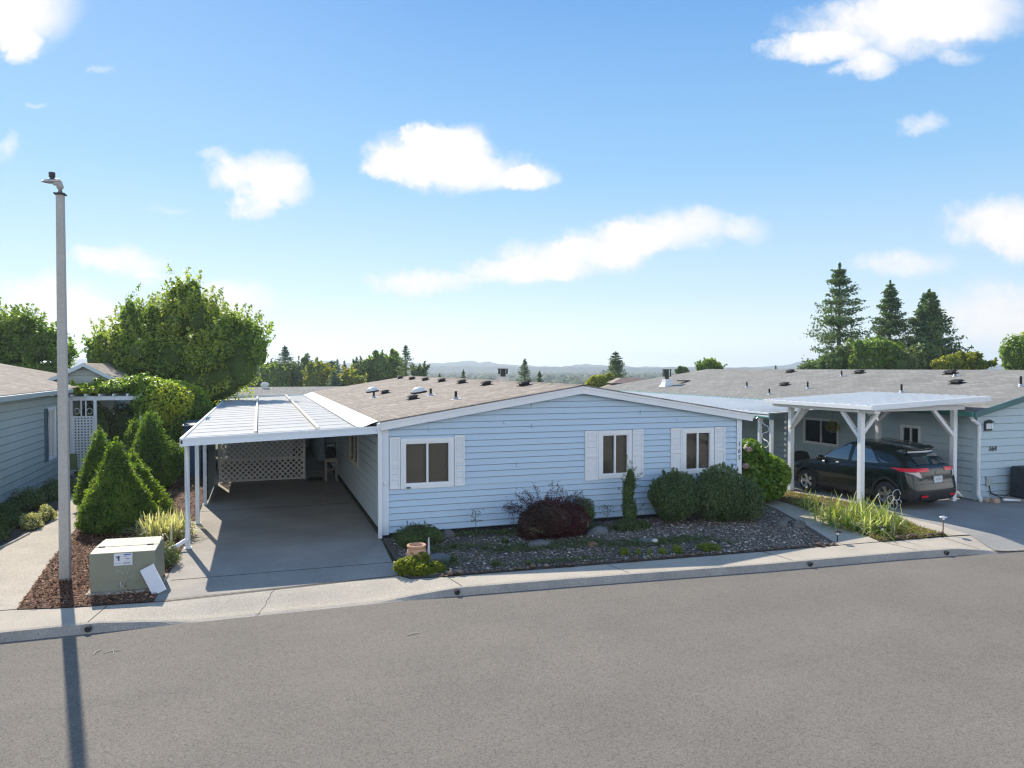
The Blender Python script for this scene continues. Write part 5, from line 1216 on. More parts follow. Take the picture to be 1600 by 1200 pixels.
rock((5.12,-2.42,.10), .06, .05, .05, 'small white stone beside the bluish rock', 'pale_rock', 5)
rock((.75,-2.0,.02), .22, .16, .08, 'flat rock just right of the slate marker', 'bluish_rock', 7)
rock((4.45,-1.15,.02), .25, .18, .16, 'grey rock at the right foot of the red maple', 'bluish_rock', 9)
rock((3.9,-2.1,.02), .13, .1, .09, 'brown grey stone centred in front of the red maple', 'wood_brown', 10)
rock((9.05,-2.0,.02), .16, .1, .16, 'upright grey stone near the walkway edge', 'gravel_rock', 11)
fr_ = thing('fallen_figure', 'weathered grey garden figure lying on the gravel by the right round bush', 'garden ornament', (8.55,-1.95,.03), R(30))
b = MB(); b.lathe([(.001,0),(.11,.02),(.13,.16),(.09,.3),(.05,.36)], 14, Matrix.Rotation(R(78),4,'Y')); b.build('figure_body', M_['gravel_rock'], fr_, local=True, smooth=True)
b = MB(); b.lathe([(.001,-.08),(.07,-.04),(.08,.02),(.05,.07),(.001,.085)], 12, Matrix.Translation((.42,0,.09))); b.build('figure_head', M_['gravel_rock'], fr_, local=True, smooth=True)
# twigs on the road
for k, (px_, py_, lab) in enumerate(((152,1019,'dry twig lying on the street just right of the lamp shadow'),(175,1018,'forked dry twig on the street beside the first twig'),(645,991,'pale leaf stalk on the street below the terracotta jar'),(1000,1038,'scrap of white litter on the open street'))):
    p = gp(px_, py_, -.125); b = MB(); b.tube([(-.09,0,0),(0,.02,.008),(.1,-.01,0)], .006, 5)
    if k == 1: b.tube([(0,.02,.008),(.03,.1,0)], .005, 5); b.tube([(.02,.0,.008),(.01,-.1,0)], .005, 5)
    o = b.build('twig' if k < 3 else 'litter', M_['dead_wood'] if 'dead_wood' in M_ else surface('dead_wood', (.5,.45,.36), (.4,.35,.27), 20, rough=.9)); o.location = p; o.rotation_euler.z = random.uniform(0, 3)
    if k == 3: o.scale = (.35,.5,1)
    tag(o, lab, 'twig' if k < 3 else 'litter')
# drain holes in the kerb
for k, (u, lab) in enumerate(((-4.72,'round drain outlet in the kerb under the bark bed'),(.62,'round drain outlet in the kerb just right of the blue home driveway'),(7.3,'small drain notch in the kerb below the right round bush'),(10.45,'square drain notch in the kerb by the tip of the mossy bed'))):
    b = MB(); y = kerb_bot(u); b.cyl((u, y - .004, -.07), (u, y + .045, -.058), .045, n=14); tag(b.build('kerb_drain', M_['interior_dark']), lab, 'drain', 'drain outlets in the kerb')
# wire scroll ornament in the small bed
wo_ = thing('wire_ornament', 'curled white wire garden ornament in front of the rear wheel of the car', 'garden ornament', (12.45,-1.35,.01))
b = MB(); b.cyl((0,0,0),(0,0,.45),.008,n=6); b.build('stake', M_['galv'], wo_, local=True)
for cx_, cz_, r_ in ((-.09,.33,.11),(.10,.44,.13),(.02,.2,.12),(.17,.24,.08)):
    b = MB(); b.tube([(cx_ + r_*(1-.03*k/16)*math.cos(k*.42), .01*math.sin(k), cz_ + r_*math.sin(k*.42)) for k in range(15)], .008, 5); b.build('scroll', M_['aluminium'], wo_, local=True)
# ------------------------------------------------------------------ vegetation
SN, CN = math.sin(YAW), math.cos(YAW)
def dep(x, y): return (x - CAM[0]) * SN + (y - CAM[1]) * CN
def zpx(py, x, y):
    return cam_at(800, py, dep(x, y)).z
def shell(N, ell, thick=.25, lo=-1.0, bump=.18, bf=2.2, seed=0):
    """points through the outer shell of an ellipsoid; returns P, outward normals"""
    d = norm(rng.normal(size=(int(N * 1.6), 3))); d = d[d[:, 2] > lo][:N]
    c = np.array(ell[:3]); r = np.array(ell[3:6])
    k = (1 - thick * rng.uniform(size=len(d)) ** 1.5) * (1 - bump / 2 + bump * 2 * (vnoise(d * r * 1.0, bf, seed) - .5))
    return c + d * r * k[:, None], norm(d / r)
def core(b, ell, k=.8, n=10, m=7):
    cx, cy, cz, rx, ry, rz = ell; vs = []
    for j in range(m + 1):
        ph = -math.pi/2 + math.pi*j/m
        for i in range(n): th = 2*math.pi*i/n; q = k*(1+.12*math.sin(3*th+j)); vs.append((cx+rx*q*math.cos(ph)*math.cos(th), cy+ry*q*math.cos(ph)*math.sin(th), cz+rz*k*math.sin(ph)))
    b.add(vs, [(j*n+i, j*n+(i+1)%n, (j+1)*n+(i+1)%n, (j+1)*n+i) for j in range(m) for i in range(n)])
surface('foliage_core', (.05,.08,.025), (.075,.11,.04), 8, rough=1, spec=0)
def plant(name, label, cat, base, ells, N, size, mat, lo=-1.0, bump=.2, bf=2.5, thick=.3, spread=.8, aspect=.5, up=.35, trunk=None, corek=.78, corem='foliage_core', group=None, sprigs=0, sprig_len=.4, crown='foliage', tonef=1.2, tone_amt=1.0, seed=0, limbs=True):
    t_ = thing(name, label, cat, base, group=group)
    vol = np.array([e[3]*e[4]+e[4]*e[5]+e[3]*e[5] for e in ells]); cnt = (N * vol / vol.sum()).astype(int)
    Ps, Ns = [], []
    for i, (e, c) in enumerate(zip(ells, cnt)):
        p, n_ = shell(c, e, thick, lo, bump, bf / max(e[3], .3) if bf else 0, seed + i); Ps.append(p); Ns.append(n_)
    P, Nn = np.concatenate(Ps), np.concatenate(Ns)
    S = np.ones(len(P))
    if sprigs:
        idx = rng.choice(len(P), sprigs); idx = idx[(Nn[idx, 2] > -.1)]
        for i in idx:
            L = sprig_len * rng.uniform(.4, 1.2); d = Nn[i] * .7 + np.array([0, 0, .7]) + rng.normal(size=3) * .15; d /= np.linalg.norm(d)
            m = int(14 + 22 * L / sprig_len); s = np.linspace(0, 1, m)[:, None]
            q = P[i] + d * L * s + rng.normal(size=(m, 3)) * L * .17 * (1.08 - s); P = np.concatenate([P, q]); Nn = np.concatenate([Nn, np.repeat(d[None], m, 0)])
    keep = P[:, 2] > base[2] + .01; P, Nn = P[keep], Nn[keep]
    V, F = leaves(P, size * rng.uniform(.6, 1.3, len(P)), Nn * .7 + np.array([0, 0, up]), spread, aspect, up=np.array([0, 0, .5]))
    zr = (P[:, 2] - P[:, 2].min()) / (np.ptp(P[:, 2]) + 1e-6)
    tn = np.clip((vnoise(P, tonef, seed + 50) - .45) * 2.2, 0, 1) * tone_amt
    fol = fastmesh(crown, V, F, M_[mat], rng.uniform(size=len(F)), tn, parent=t_)
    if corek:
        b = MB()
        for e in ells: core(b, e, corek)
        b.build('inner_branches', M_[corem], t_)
    if trunk:
        top = max(ells, key=lambda e: e[2]); b = MB(); bx, by, bz = base
        cx_ = sum(e[0] for e in ells)/len(ells); cy_ = sum(e[1] for e in ells)/len(ells); cz_ = sum(e[2] for e in ells)/len(ells)
        b.tube([(bx, by, bz-.3), (bx+.1*(cx_-bx), by, bz+(cz_-bz)*.4), (cx_, cy_, cz_), (top[0], top[1], top[2])], [trunk, trunk*.85, trunk*.55, trunk*.15], 9)
        for e in sorted(ells, key=lambda e: -e[3])[:8]:
            m0 = Vector((bx+(cx_-bx)*.5, by+(cy_-by)*.5, bz+(cz_-bz)*.6)); b.tube([m0, (m0 + Vector(e[:3]))/2 + Vector((0,0,.1)), Vector(e[:3]) + Vector((0,0,e[5]*.5))], [trunk*.45, trunk*.3, trunk*.08], 6)
        b.build('trunk', M_['bark'], t_)
    return t_
def cone_shrub(label, x, y, r, h, N, name='cone_shrub', mat='spruce_leaf', group='cone shaped dwarf spruces in the bark bed', size=.05, pw=.85, seed=0, spike=.12):
    t_ = thing(name, label, 'shrub', (x, y, .02), group=group)
    s = rng.uniform(size=N * 2); z = 1 - np.sqrt(1 - s * .995); th = rng.uniform(0, 6.283, N * 2)
    prof = lambda q: np.minimum(1, (q + .03) / .14) ** .45 * (1 - q) ** (pw + .12) * (1 + .10 * np.sin(q * 3.1))
    d = np.stack([np.cos(th), np.sin(th), z * 3], 1); k = .76 + .46 * vnoise(np.stack([np.cos(th)*2, np.sin(th)*2, z * h * 2.2], 1), 3.0, seed)
    k += .20 * (vnoise(np.stack([np.cos(th)*3, np.sin(th)*3, z * h * 3], 1), 5, seed + 9) - .5)
    rr = r * prof(z) * k * (1 - .10 * rng.uniform(size=N * 2) ** 2)
    P = np.stack([x + rr * np.cos(th), y + rr * np.sin(th), .03 + z * h], 1); Nn = np.stack([np.cos(th), np.sin(th), np.full(N * 2, .45)], 1)
    K = len(P) // 7; cidx = rng.choice(len(P), K, replace=False); C0 = P[cidx]; D0 = norm(Nn[cidx] + np.array([0, 0, .35]) + rng.normal(size=(K, 3)) * .45)
    Ls = rng.uniform(.05, .15, K); q_ = np.linspace(0, 1, 7); P = (C0[:, None] + D0[:, None] * (Ls[:, None] * q_[None])[:, :, None] + rng.normal(size=(K, 7, 3)) * .014).reshape(-1, 3); Nn = np.repeat(norm(Nn[cidx]), 7, 0)
    P[:, 2] = np.maximum(P[:, 2], .03)
    m = 60; sp = np.stack([x + rng.normal(size=m) * .015, y + rng.normal(size=m) * .015, h * .97 + rng.uniform(0, spike, m)], 1)
    P = np.concatenate([P, sp]); Nn = np.concatenate([Nn, np.tile([0, 0, 1.], (m, 1))])
    V, F = leaves(P, size * rng.uniform(.6, 1.7, len(P)), Nn, .9, .42, up=Nn * 1.2)
    tn = np.clip((vnoise(P, 5, seed + 4) - .4) * 1.8, 0, 1)
    fastmesh('foliage', V, F, M_[mat], rng.uniform(size=len(F)), tn, parent=t_)
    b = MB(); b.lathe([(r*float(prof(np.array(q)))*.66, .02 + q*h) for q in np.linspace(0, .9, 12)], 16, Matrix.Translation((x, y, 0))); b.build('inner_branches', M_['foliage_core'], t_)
    b = MB(); b.cyl((x, y, -.05), (x, y, .3), .05); b.build('trunk', M_['bark'], t_)
    return t_
# five clipped cones
cone_shrub('nearest cone shaped spruce right behind the utility box', -5.42, 2.65, .86, zpx(687, -5.42, 2.65), 20000, seed=1, pw=1.15)
def cone_at(label, pxc, pyb, ptop, r, N, seed, pw):
    q = gp(pxc, pyb); cone_shrub(label, q.x, q.y, r, zpx(ptop, q.x, q.y), N, seed=seed, pw=pw)
cone_at('slim cone shaped spruce standing behind and left of the nearest cone', 156, 796, 668, .58, 11000, 2, 1.0)
cone_at('broad cone shaped spruce midway between the carport posts and the nearest cone', 237, 764, 638, .68, 12000, 3, .72)
cone_at('narrow cone shaped spruce half hidden behind the broad middle cone', 212, 750, 650, .48, 6000, 4, .7)
cone_at('shorter cone shaped spruce tucked against the right side of the nearest cone', 208, 806, 706, .55, 8000, 7, .9)
plant('round_shrub', 'small round green shrub peeking out behind the broad middle cone', 'shrub', (-4.95, 9.2, 0), [(-4.95,9.2,.7,.5,.5,.7)], 3500, .06, 'spruce_leaf')
cone_shrub('shorter cone shaped spruce tucked against the right side of the nearest cone', -5.12, 3.6, .70, zpx(722, -5.12, 3.6), 8000, seed=7)
def blades(name, label, cat, centers, L, wdt, mat, lean=1.0, per=60, stem=None, group=None, seg=6, droop=1.0, base=None, stiff=0.35, pts=False):
    cc = np.array(centers, float); base = base or (float(cc[:, 0].mean()), float(cc[:, 1].mean()), .015)
    t_ = thing(name, label, cat, base, group=group) if not pts else None
    n = len(cc) * per; C = np.repeat(cc, per, 0)[:, :2] + rng.normal(size=(n, 2)) * (.09 * L / .5)
    az = rng.uniform(0, 6.283, n); l = L * rng.uniform(.5, 1.15, n); ln = lean * rng.uniform(.15, 1, n)
    s = np.linspace(0, 1, seg + 1); V = []
    for k, q in enumerate(s):
        out = l * ln * (q ** 1.3) * .75; z = l * (q * (1 - .25 * ln) - droop * .55 * ln * q ** 2.4)
        w_ = wdt * (1 - .85 * q ** 2) * .5 + .001
        x = C[:, 0] + np.cos(az) * out; y = C[:, 1] + np.sin(az) * out; z = np.maximum(z, .02) + .01
        V += [np.stack([x - np.sin(az) * w_, y + np.cos(az) * w_, z], 1), np.stack([x + np.sin(az) * w_, y - np.cos(az) * w_, z], 1)]
    V = np.stack(V, 1).reshape(-1, 3); m = 2 * (seg + 1); b0 = (np.arange(n) * m)[:, None, None]
    f = np.array([(2*k, 2*k+1, 2*k+3, 2*k+2) for k in range(seg)])[None]; F = (b0 + f).reshape(-1, 4)
    r = np.repeat(rng.uniform(size=n), seg); tn = np.repeat((rng.uniform(size=n) < .3) * rng.uniform(.4, 1, n), seg)
    o = fastmesh('blades', V, F, M_[mat], r, tn, parent=t_); return t_
lc = [tuple(gp(px_, py_))[:2] for px_, py_ in ((1300,812),(1322,812),(1337,818),(1352,822),(1366,828),(1380,832),(1345,806),(1372,814),(1388,822),(1330,828),(1358,834),(1312,822))]
blades('daylily_patch', 'arching pale green strap leaved clump filling the small bed beside the dark car', 'plant', lc, .78, .036, 'lily_leaf', per=60, droop=1.05, lean=1.45)
blades('daylily_clump', 'thin yellowing strap leaved clump at the left back tip of the small bed', 'plant', [tuple(gp(px_, py_))[:2] for px_, py_ in ((1262,797),(1270,800),(1255,793))], .6, .018, 'lily_leaf', per=22, droop=.7)
blades('variegated_grass', 'cream and green grassy plant at the foot of the front carport post', 'plant', [(-4.35+.3*math.cos(a), 1.6+.35*math.sin(a)) for a in np.linspace(0, 6, 9)] + [(-4.35,1.6),(-4.2,1.3)], .66, .042, 'grassy_leaf', per=70, droop=.8, lean=1.25)
plant('low_shrub', 'low pale green dome shrub right of the utility box', 'shrub', (-4.0, -.7, 0), [(-4.12,-.8,.16,.36,.45,.26)], 4500, .045, 'sage_leaf', aspect=.3, bump=.35, corek=.6)
# left bed
plant('ground_shrub', 'dark green spreading shrub at the left edge below the grey house', 'shrub', (-7.8, 3.2, 0), [(-7.9,2.5,.14,.6,.9,.34),(-7.75,3.9,.12,.5,.6,.30),(-8.1,4.8,.2,.4,.7,.30)], 9000, .055, 'low_leaf', aspect=.35, bump=.4, corek=.7, sprigs=60, sprig_len=.15)
plant('ground_shrub', 'grey green spreading shrub along the grey wall near the lamp post', 'shrub', (-7.9, 7.2, 0), [(-8.0,6.2,.2,.45,.7,.36),(-7.8,7.6,.2,.45,.8,.36),(-7.8,9,.15,.4,.6,.3)], 8000, .06, 'sage_leaf', aspect=.35, bump=.4, corek=.7, tone_amt=.2)
plant('variegated_shrub', 'bright cream and green mound where the left path bends', 'shrub', (-7.25, 4.1, 0), [(-7.28,3.6,.12,.26,.4,.22),(-7.2,4.4,.14,.26,.4,.24)], 3500, .05, 'grassy_leaf', aspect=.5, bump=.4, corek=.6)
# main bed
plant('low_hedge', 'low dark needle leaved hedge clump at the left corner of the blue front wall', 'shrub', (.65, -1.0, 0), [(.42,-.9,.16,.36,.36,.25),(.88,-.75,.15,.34,.32,.24),(.62,-.55,.16,.36,.32,.26)], 9000, .05, 'low_leaf', aspect=.2, bump=.3, sprigs=80, sprig_len=.12, up=.8)
plant('sedum', 'bright chartreuse succulent clump spilling round the terracotta jar', 'plant', (.15, -2.8, 0), [(-.02,-2.82,.10,.24,.18,.20),(.22,-2.95,.08,.22,.16,.15),(.48,-2.86,.07,.22,.16,.14),(.2,-2.7,.15,.26,.14,.2)], 3600, .075, 'chartreuse_leaf', aspect=.6, bump=.4, corek=.6, up=.8)
plant('red_maple', 'dark purple red laceleaf maple mound in front of the blue wall', 'shrub', (3.5, -.95, 0), [(3.45,-.95,.34,.68,.55,.48),(3.95,-.95,.28,.5,.45,.42),(3.1,-.95,.30,.45,.42,.40)], 15000, .085, 'maple_red', aspect=.18, bump=.25, up=-.2, spread=1.0, corek=.7, corem='bark')
bmt = thing('maple_sprays', 'wispy upright sprays of bluish purple leaves above the dark red maple mound', 'shrub', (3.5, -.85, .6)); Pm, Nm = [], []
b = MB()
for k in range(26):
    a = rng.uniform(-1.35, 1.35); L = rng.uniform(.35, .72) * (1 - .25 * abs(a)); q = np.array([3.5 + .62 * math.sin(a), -.85 + rng.normal() * .15, .62 * (1 - .25 * abs(a))]); pts_ = []
    for s in np.linspace(0, 1, 10): pts_.append(q + np.array([math.sin(a) * L * s * 1.1, 0, L * (s * .9 - .35 * s * s * abs(a))]))
    b.tube([tuple(p) for p in pts_], .005, 4)
    for p in pts_[3:]:
        for _ in range(7): Pm.append(p + rng.normal(size=3) * .035); Nm.append([0, -.3, .6])
b.build('branches', M_['bark'], bmt)
V, F = leaves(np.array(Pm), rng.uniform(.05, .09, len(Pm)), np.array(Nm), 1, .22); fastmesh('foliage', V, F, M_['maple_tip'], rng.uniform(size=len(F)), rng.uniform(size=len(F)), parent=bmt)
plant('green_shrub', 'small green shrub tucked behind the right side of the red maple', 'shrub', (4.45, -.55, 0), [(4.42,-.5,.35,.28,.25,.38)], 2500, .05, 'boxwood_leaf')
t_ = plant('column_yew', 'narrow upright column yew with ragged tips between the two right windows', 'shrub', (5.5, -.7, 0), [(5.5,-.62,.35,.2,.18,.36),(5.48,-.6,.75,.15,.14,.4),(5.53,-.6,1.0,.13,.12,.38)], 5200, .055, 'boxwood_leaf', aspect=.25, up=1.2, bump=.25, sprigs=26, sprig_len=.22)
P = []
for x0_, hh_ in ((5.43,1.62),(5.55,1.52),(5.36,1.15),(5.60,1.35)): P.append(np.stack([x0_ + rng.normal(size=90) * .018, -.6 + rng.normal(size=90) * .018, rng.uniform(hh_ - .55, hh_, 90)], 1))
P = np.concatenate(P); V, F = leaves(P, .05, np.array([0, 0, .3]), 1, .25, up=np.array([0, 0, 1.5])); fastmesh('foliage', V, F, M_['boxwood_leaf'], rng.uniform(size=len(F)), rng.uniform(size=len(F)), parent=t_)
plant('creeping_plant', 'low green creeping clump at the foot of the column yew', 'plant', (5.4, -.95, 0), [(5.25,-.95,.08,.35,.25,.18),(5.7,-.9,.06,.25,.2,.15)], 2600, .045, 'low_leaf', corek=.5)
plant('round_bush', 'left of the two big round dark green bushes under the right window', 'shrub', (6.65, -.62, 0), [(6.68,-.64,.60,.66,.56,.60)], 14000, .06, 'boxwood_leaf', aspect=.38, bump=.12, sprigs=160, sprig_len=.12, up=.5, group='two big round bushes')
plant('round_bush', 'right and larger of the two big round dark green bushes by the house corner', 'shrub', (7.85, -.95, 0), [(7.75,-.85,.66,.74,.66,.68),(8.25,-1.0,.52,.55,.55,.52)], 20000, .062, 'boxwood_leaf', aspect=.38, bump=.12, sprigs=220, sprig_len=.12, up=.5, group='two big round bushes', seed=9)
hy = plant('hydrangea', 'large bright green leafy hydrangea at the right corner of the blue home', 'shrub', (10.3, 1.2, 0), [(9.95,1.3,.95,.85,.8,.72),(10.75,1.3,.65,.75,.75,.62),(10.2,1.0,.5,.8,.7,.5),(9.5,1.3,1.0,.5,.6,.62)], 9500, .15, 'hydrangea_leaf', aspect=.7, bump=.18, up=.7, spread=.65)
for k, (px_, py_, d_) in enumerate(((1169,702,19.0),(1165,728,18.9))):
    p = cam_at(px_, py_, d_); Pf, Nf = shell(320, (p.x, p.y, p.z, .10, .09, .07), .3); V, F = leaves(Pf, .035, Nf, .6, .9); fastmesh('flower_head', V, F, M_['petal_pink'], rng.uniform(size=len(F)), rng.uniform(size=len(F)), parent=hy)
def sprout(x, y, h, label, mat='low_leaf', n=60, s=.06, w_=.07, name='young_plant'):
    o = thing(name, label, 'plant', (x, y, .015)); b = MB(); b.tube([(0,0,0),(.01,0,h*.5),(0,0,h)], .006, 5); b.build('stem', M_['bark'], o, local=True)
    P = np.stack([rng.normal(size=n) * w_, rng.normal(size=n) * w_, rng.uniform(h * .55, h * 1.1, n)], 1) + np.array([x, y, .015]); V, F = leaves(P, s, None, 1, .35); fastmesh('leaves', V, F, M_[mat], rng.uniform(size=len(F)), rng.uniform(size=len(F)), parent=o)
sprout(1.95, -.35, .52, 'single thin stalk plant against the blue wall right of the left window')
sprout(5.1, -.3, .42, 'sparse sprig against the wall just left of the column yew', w_=.1)
sprout(3.0, -1.2, .28, 'feathery light green plant left of the red maple', 'sage_leaf', 160, .06, .09)
sprout(2.75, -.5, .4, 'thin reddish sprig by the wall left of the maple', 'maple_tip', 50, .05, .08)
for k, (x, y, r_, lab) in enumerate(((.95,-2.35,.12,'small green tuft right of the terracotta jar'),(1.6,-2.9,.16,'green tuft at the sidewalk edge right of the chartreuse clump'),(1.2,-1.4,.12,'pale tipped small plant in the left part of the gravel bed'),(2.3,-1.3,.16,'grey green tuft left of the red maple in the gravel'),(4.9,-3.1,.2,'bright green tuft near the sidewalk below the column yew'),(4.2,-2.9,.16,'green tuft at the sidewalk edge below the red maple'))):
    blades('grass_tuft', lab, 'plant', [(x, y)], .17, .012, 'chartreuse_leaf' if k in (4, 5) else 'low_leaf', per=90, droop=.6, group='little tufts in the gravel bed')
# hanging basket of the right carport
hb = thing('hanging_basket', 'hanging basket of yellow green flowers under the white braced carport', 'plant', tuple(cam_at(1300, 668, 24.5)))
b = MB(); b.lathe([(.001,-.12),(.1,-.1),(.16,.02)], 14); b.tube([(0,0,.0),(0,0,.75)], .006, 5); b.build('basket', M_['wood_brown'], hb, local=True)
L_ = hb.location; Pf, Nf = shell(500, (L_.x, L_.y, L_.z + .05, .26, .26, .24), .7); V, F = leaves(Pf, .05, Nf, 1, .6); fastmesh('foliage', V, F, M_['yellow_leaf'], rng.uniform(size=len(F)), rng.uniform(size=len(F)), parent=hb)
# vines and hedge by the arbor
plant('vine', 'yellow green vine canopy lying over the garden arbor', 'vine', (-7.3, 13.8, 2.7), [(-8.1,13.7,2.85,.75,1.2,.24),(-7.2,13.7,2.95,.9,1.3,.30),(-6.4,13.7,3.0,.8,1.2,.36)], 9000, .13, 'hedge_leaf', bump=.35, sprigs=120, sprig_len=.2, up=.9, corek=.7)
plant('hedge', 'tall leafy hedge with bright top right of the arbor', 'hedge', (-5.6, 13.4, 0), [(-5.9,13.2,1.5,.75,.9,1.5),(-5.2,13.2,1.5,.85,.9,1.45),(-5.6,13.2,2.45,1.15,1.1,.80),(-4.7,13.6,2.0,.8,.9,1.0),(-5.5,13.0,.6,1.1,.7,.8)], 26000, .125, 'hedge_leaf', bump=.25, sprigs=160, sprig_len=.22, up=.5, seed=5)
plant('laurel', 'broad leaved light green bush between the hedge and the back of the carport', 'shrub', (-4.9, 19, 0), [tuple(cam_at(325, 622, 34)) + (.9,.9,.9), tuple(cam_at(345, 650, 33)) + (.7,.7,.9), tuple(cam_at(310, 640, 33)) + (.8,.8,1.4)], 9000, .2, 'hedge_leaf', bump=.35, sprigs=60, sprig_len=.35, up=.7, seed=15)
plant('dark_hedge', 'dark bushes in the deep shade seen through the arbor opening', 'hedge', (-6.9, 17.5, 0), [(-7.9,13.5,1.3,.75,.35,1.3),(-6.9,13.6,1.2,.7,.4,1.3),(-6.2,15,1.2,1.1,.8,1.3)], 9000, .11, 'low_leaf', seed=6)
# big trees
def satellites(E, n, k0=.22, k1=.42, seed=0):
    r = np.random.default_rng(seed); out = list(E)
    for e in E:
        for _ in range(n):
            d = r.normal(size=3); d[2] = abs(d[2]) * .9 + .05 if r.uniform() < .75 else d[2]; d /= np.linalg.norm(d); k = r.uniform(k0, k1)
            out.append((e[0]+d[0]*e[3]*.95, e[1]+d[1]*e[4]*.95, e[2]+d[2]*e[5]*.95, e[3]*k, e[4]*k, e[5]*k*r.uniform(.9, 1.6)))
    return out
def pxells(lst, d):
    out = []
    for c in lst:
        px_, py_, rx, ry = c[:4]; dd = d + (c[4] if len(c) > 4 else 0); p = cam_at(px_, py_, dd); k = dd / FPX; out.append((p.x, p.y, p.z, rx*k, rx*k*.9, ry*k))
    return out
def pxtree(name, label, cat, d, lst, N, size, mat, zb=0, trunk=.2, basepx=None, sat=3, **k):
    E = satellites(pxells(lst, d), sat, seed=abs(int(lst[0][0]))); p = cam_at(basepx or lst[0][0], lst[0][1], d); return plant(name, label, cat, (p.x, p.y, zb), E, N, size, mat, trunk=trunk, **k)
pxtree('broadleaf_tree', 'big leafy green tree with several pointed tops behind the left garden', 'tree', 31,
       [(268,565,70,60),(283,492,38,42),(232,508,34,32),(192,548,40,38),(350,532,42,42),(375,560,34,60),(330,590,60,50),(245,590,60,45),(156,560,24,32),(285,462,16,20),(390,530,20,24),(205,500,20,24),(310,500,30,30)],
       56000, .16, 'tree_leaf', sat=6, trunk=.28, basepx=290, bump=.5, sprigs=1100, sprig_len=.9, up=.3, tonef=.6, corek=.74, aspect=.45, thick=.45)
pxtree('broadleaf_tree', 'sunlit leafy tree at the left edge rising above the grey house roof', 'tree', 38, [(20,545,45,38),(60,540,36,36),(30,515,32,24),(95,560,20,22),(-30,540,50,45),(30,578,45,22),(78,580,34,18)], 25000, .20, 'tree_leaf', trunk=.2, bump=.45, sprigs=500, sprig_len=.9, tonef=.5, corek=.7, thick=.45, tone_amt=.9)
def conifer(label, px_, top, base_py, halfw, d, zb, mat='fir_leaf', N=110, K=26, size=None, group=None, seed=0, name='conifer', bare=.0, pw=.85, irreg=.3, cat='tree', dens=1.0):
    rr = np.random.default_rng(seed + 100); p = cam_at(px_, top, d); zt = p.z; k = d / FPX; R_ = halfw * k; h = zt - zb; zc = cam_at(px_, base_py, d).z
    t_ = thing(name, label, cat, (p.x, p.y, zb), group=group)
    b = MB(); b.tube([(p.x, p.y, zb - .5), (p.x, p.y, zb + h * .5), (p.x, p.y, zt - .1)], [max(.12, h*.02), max(.07, h*.012), .02], 7); b.build('trunk', M_['bark'], t_)
    hc_ = zt - zc; n = int(N * dens); q = np.sort(rr.uniform(0.01, 1.25, n)); q = q ** .9
    az = np.arange(n) * 2.4 + rr.normal(size=n) * .5; L = R_ * np.minimum(q, 1.02) ** pw * rr.uniform(1 - irreg * 1.6, 1 + irreg, n) + R_ * .03
    s = np.linspace(.12, 1, K)[None]; droop = (-.10 - .22 * q)[:, None]
    zz_ = (zt - q * hc_)[:, None] + L[:, None] * (droop * s + .30 * s ** 2.2)
    X = p.x + np.cos(az)[:, None] * L[:, None] * s; Y = p.y + np.sin(az)[:, None] * L[:, None] * s
    C = np.stack([X, Y, zz_], 2).reshape(-1, 3); Ls = np.repeat(L, K); ss = np.tile(s[0], n)
    spread_ = (Ls * .22 * (1.15 - ss) + R_ * .03)[:, None]; C = np.repeat(C, 3, 0) + rr.normal(size=(len(C) * 3, 3)) * np.repeat(spread_, 3, 0) * np.array([1, 1, .30])
    C = C[C[:, 2] > zb + .3]
    lt = rr.uniform(0, 1, 130); C = np.concatenate([C, np.stack([p.x + rr.normal(size=130) * (.02 + .10 * lt) * R_ * .25, p.y + rr.normal(size=130) * (.02 + .10 * lt) * R_ * .25, zt + .02 * hc_ - lt * hc_ * .14], 1)])
    size = size or max(.15, R_ * .09)
    V, F = leaves(C, size * rr.uniform(.6, 1.3, len(C)), np.array([0, 0, .7]), .8, .42)
    fastmesh('crown', V, F, M_[mat], rr.uniform(size=len(F)), np.clip((vnoise(C, 1.5 / max(R_, .5) * 2, seed) - .5) * 2, 0, 1), parent=t_)
    return t_
# right background
conifer('tallest fir with open ragged tiers at the left of the three big firs', 1312, 414, 588, 56, 62, 0, seed=1, N=200, irreg=.34, pw=.75, K=22, group='three big firs behind the grey roof')
conifer('middle fir of the three big firs behind the grey roof', 1391, 441, 592, 50, 64, 0, seed=2, N=230, pw=1.0, group='three big firs behind the grey roof', irreg=.25)
conifer('rightmost of the three big firs with broad dense skirts', 1452, 455, 592, 66, 63, 0, seed=3, N=260, pw=1.0, irreg=.22, group='three big firs behind the grey roof')
rb = 'leafy trees between and beside the three big firs'
pxtree('bushy_tree', 'olive green bushy tree in front of the middle fir', 'tree', 57, [(1362,560,28,34),(1345,568,20,22),(1392,560,24,30),(1378,545,16,20)], 7000, .30, 'tree_leaf', trunk=.12, group=rb, bump=.35, sprigs=50, sprig_len=.8, thick=.5)
pxtree('bushy_tree', 'mid green bushy tree under the rightmost fir', 'tree', 56, [(1432,562,28,26),(1415,572,22,18),(1455,572,20,16)], 5000, .30, 'far_leaf', trunk=.12, group=rb, bump=.35)
pxtree('bushy_tree', 'low dark bushy tree under the left side of the tallest fir', 'tree', 58, [(1270,575,24,12),(1300,568,22,22),(1325,560,20,26)], 5000, .28, 'far_leaf', trunk=.1, group=rb, bump=.35, seed=3)
pxtree('bushy_tree', 'bright yellow green low tree right of the three big firs', 'tree', 54, [(1490,570,30,16),(1520,572,28,14),(1475,575,20,12),(1508,562,22,12)], 6000, .26, 'yellow_leaf', trunk=.1, group=rb, bump=.3, sprigs=60, sprig_len=.5)
pxtree('bushy_tree', 'rounded olive tree at the right edge of the picture above the grey roof', 'tree', 50, [(1585,555,24,34),(1610,550,30,38),(1640,556,34,36)], 7000, .24, 'tree_leaf', trunk=.15, group=rb, bump=.25)
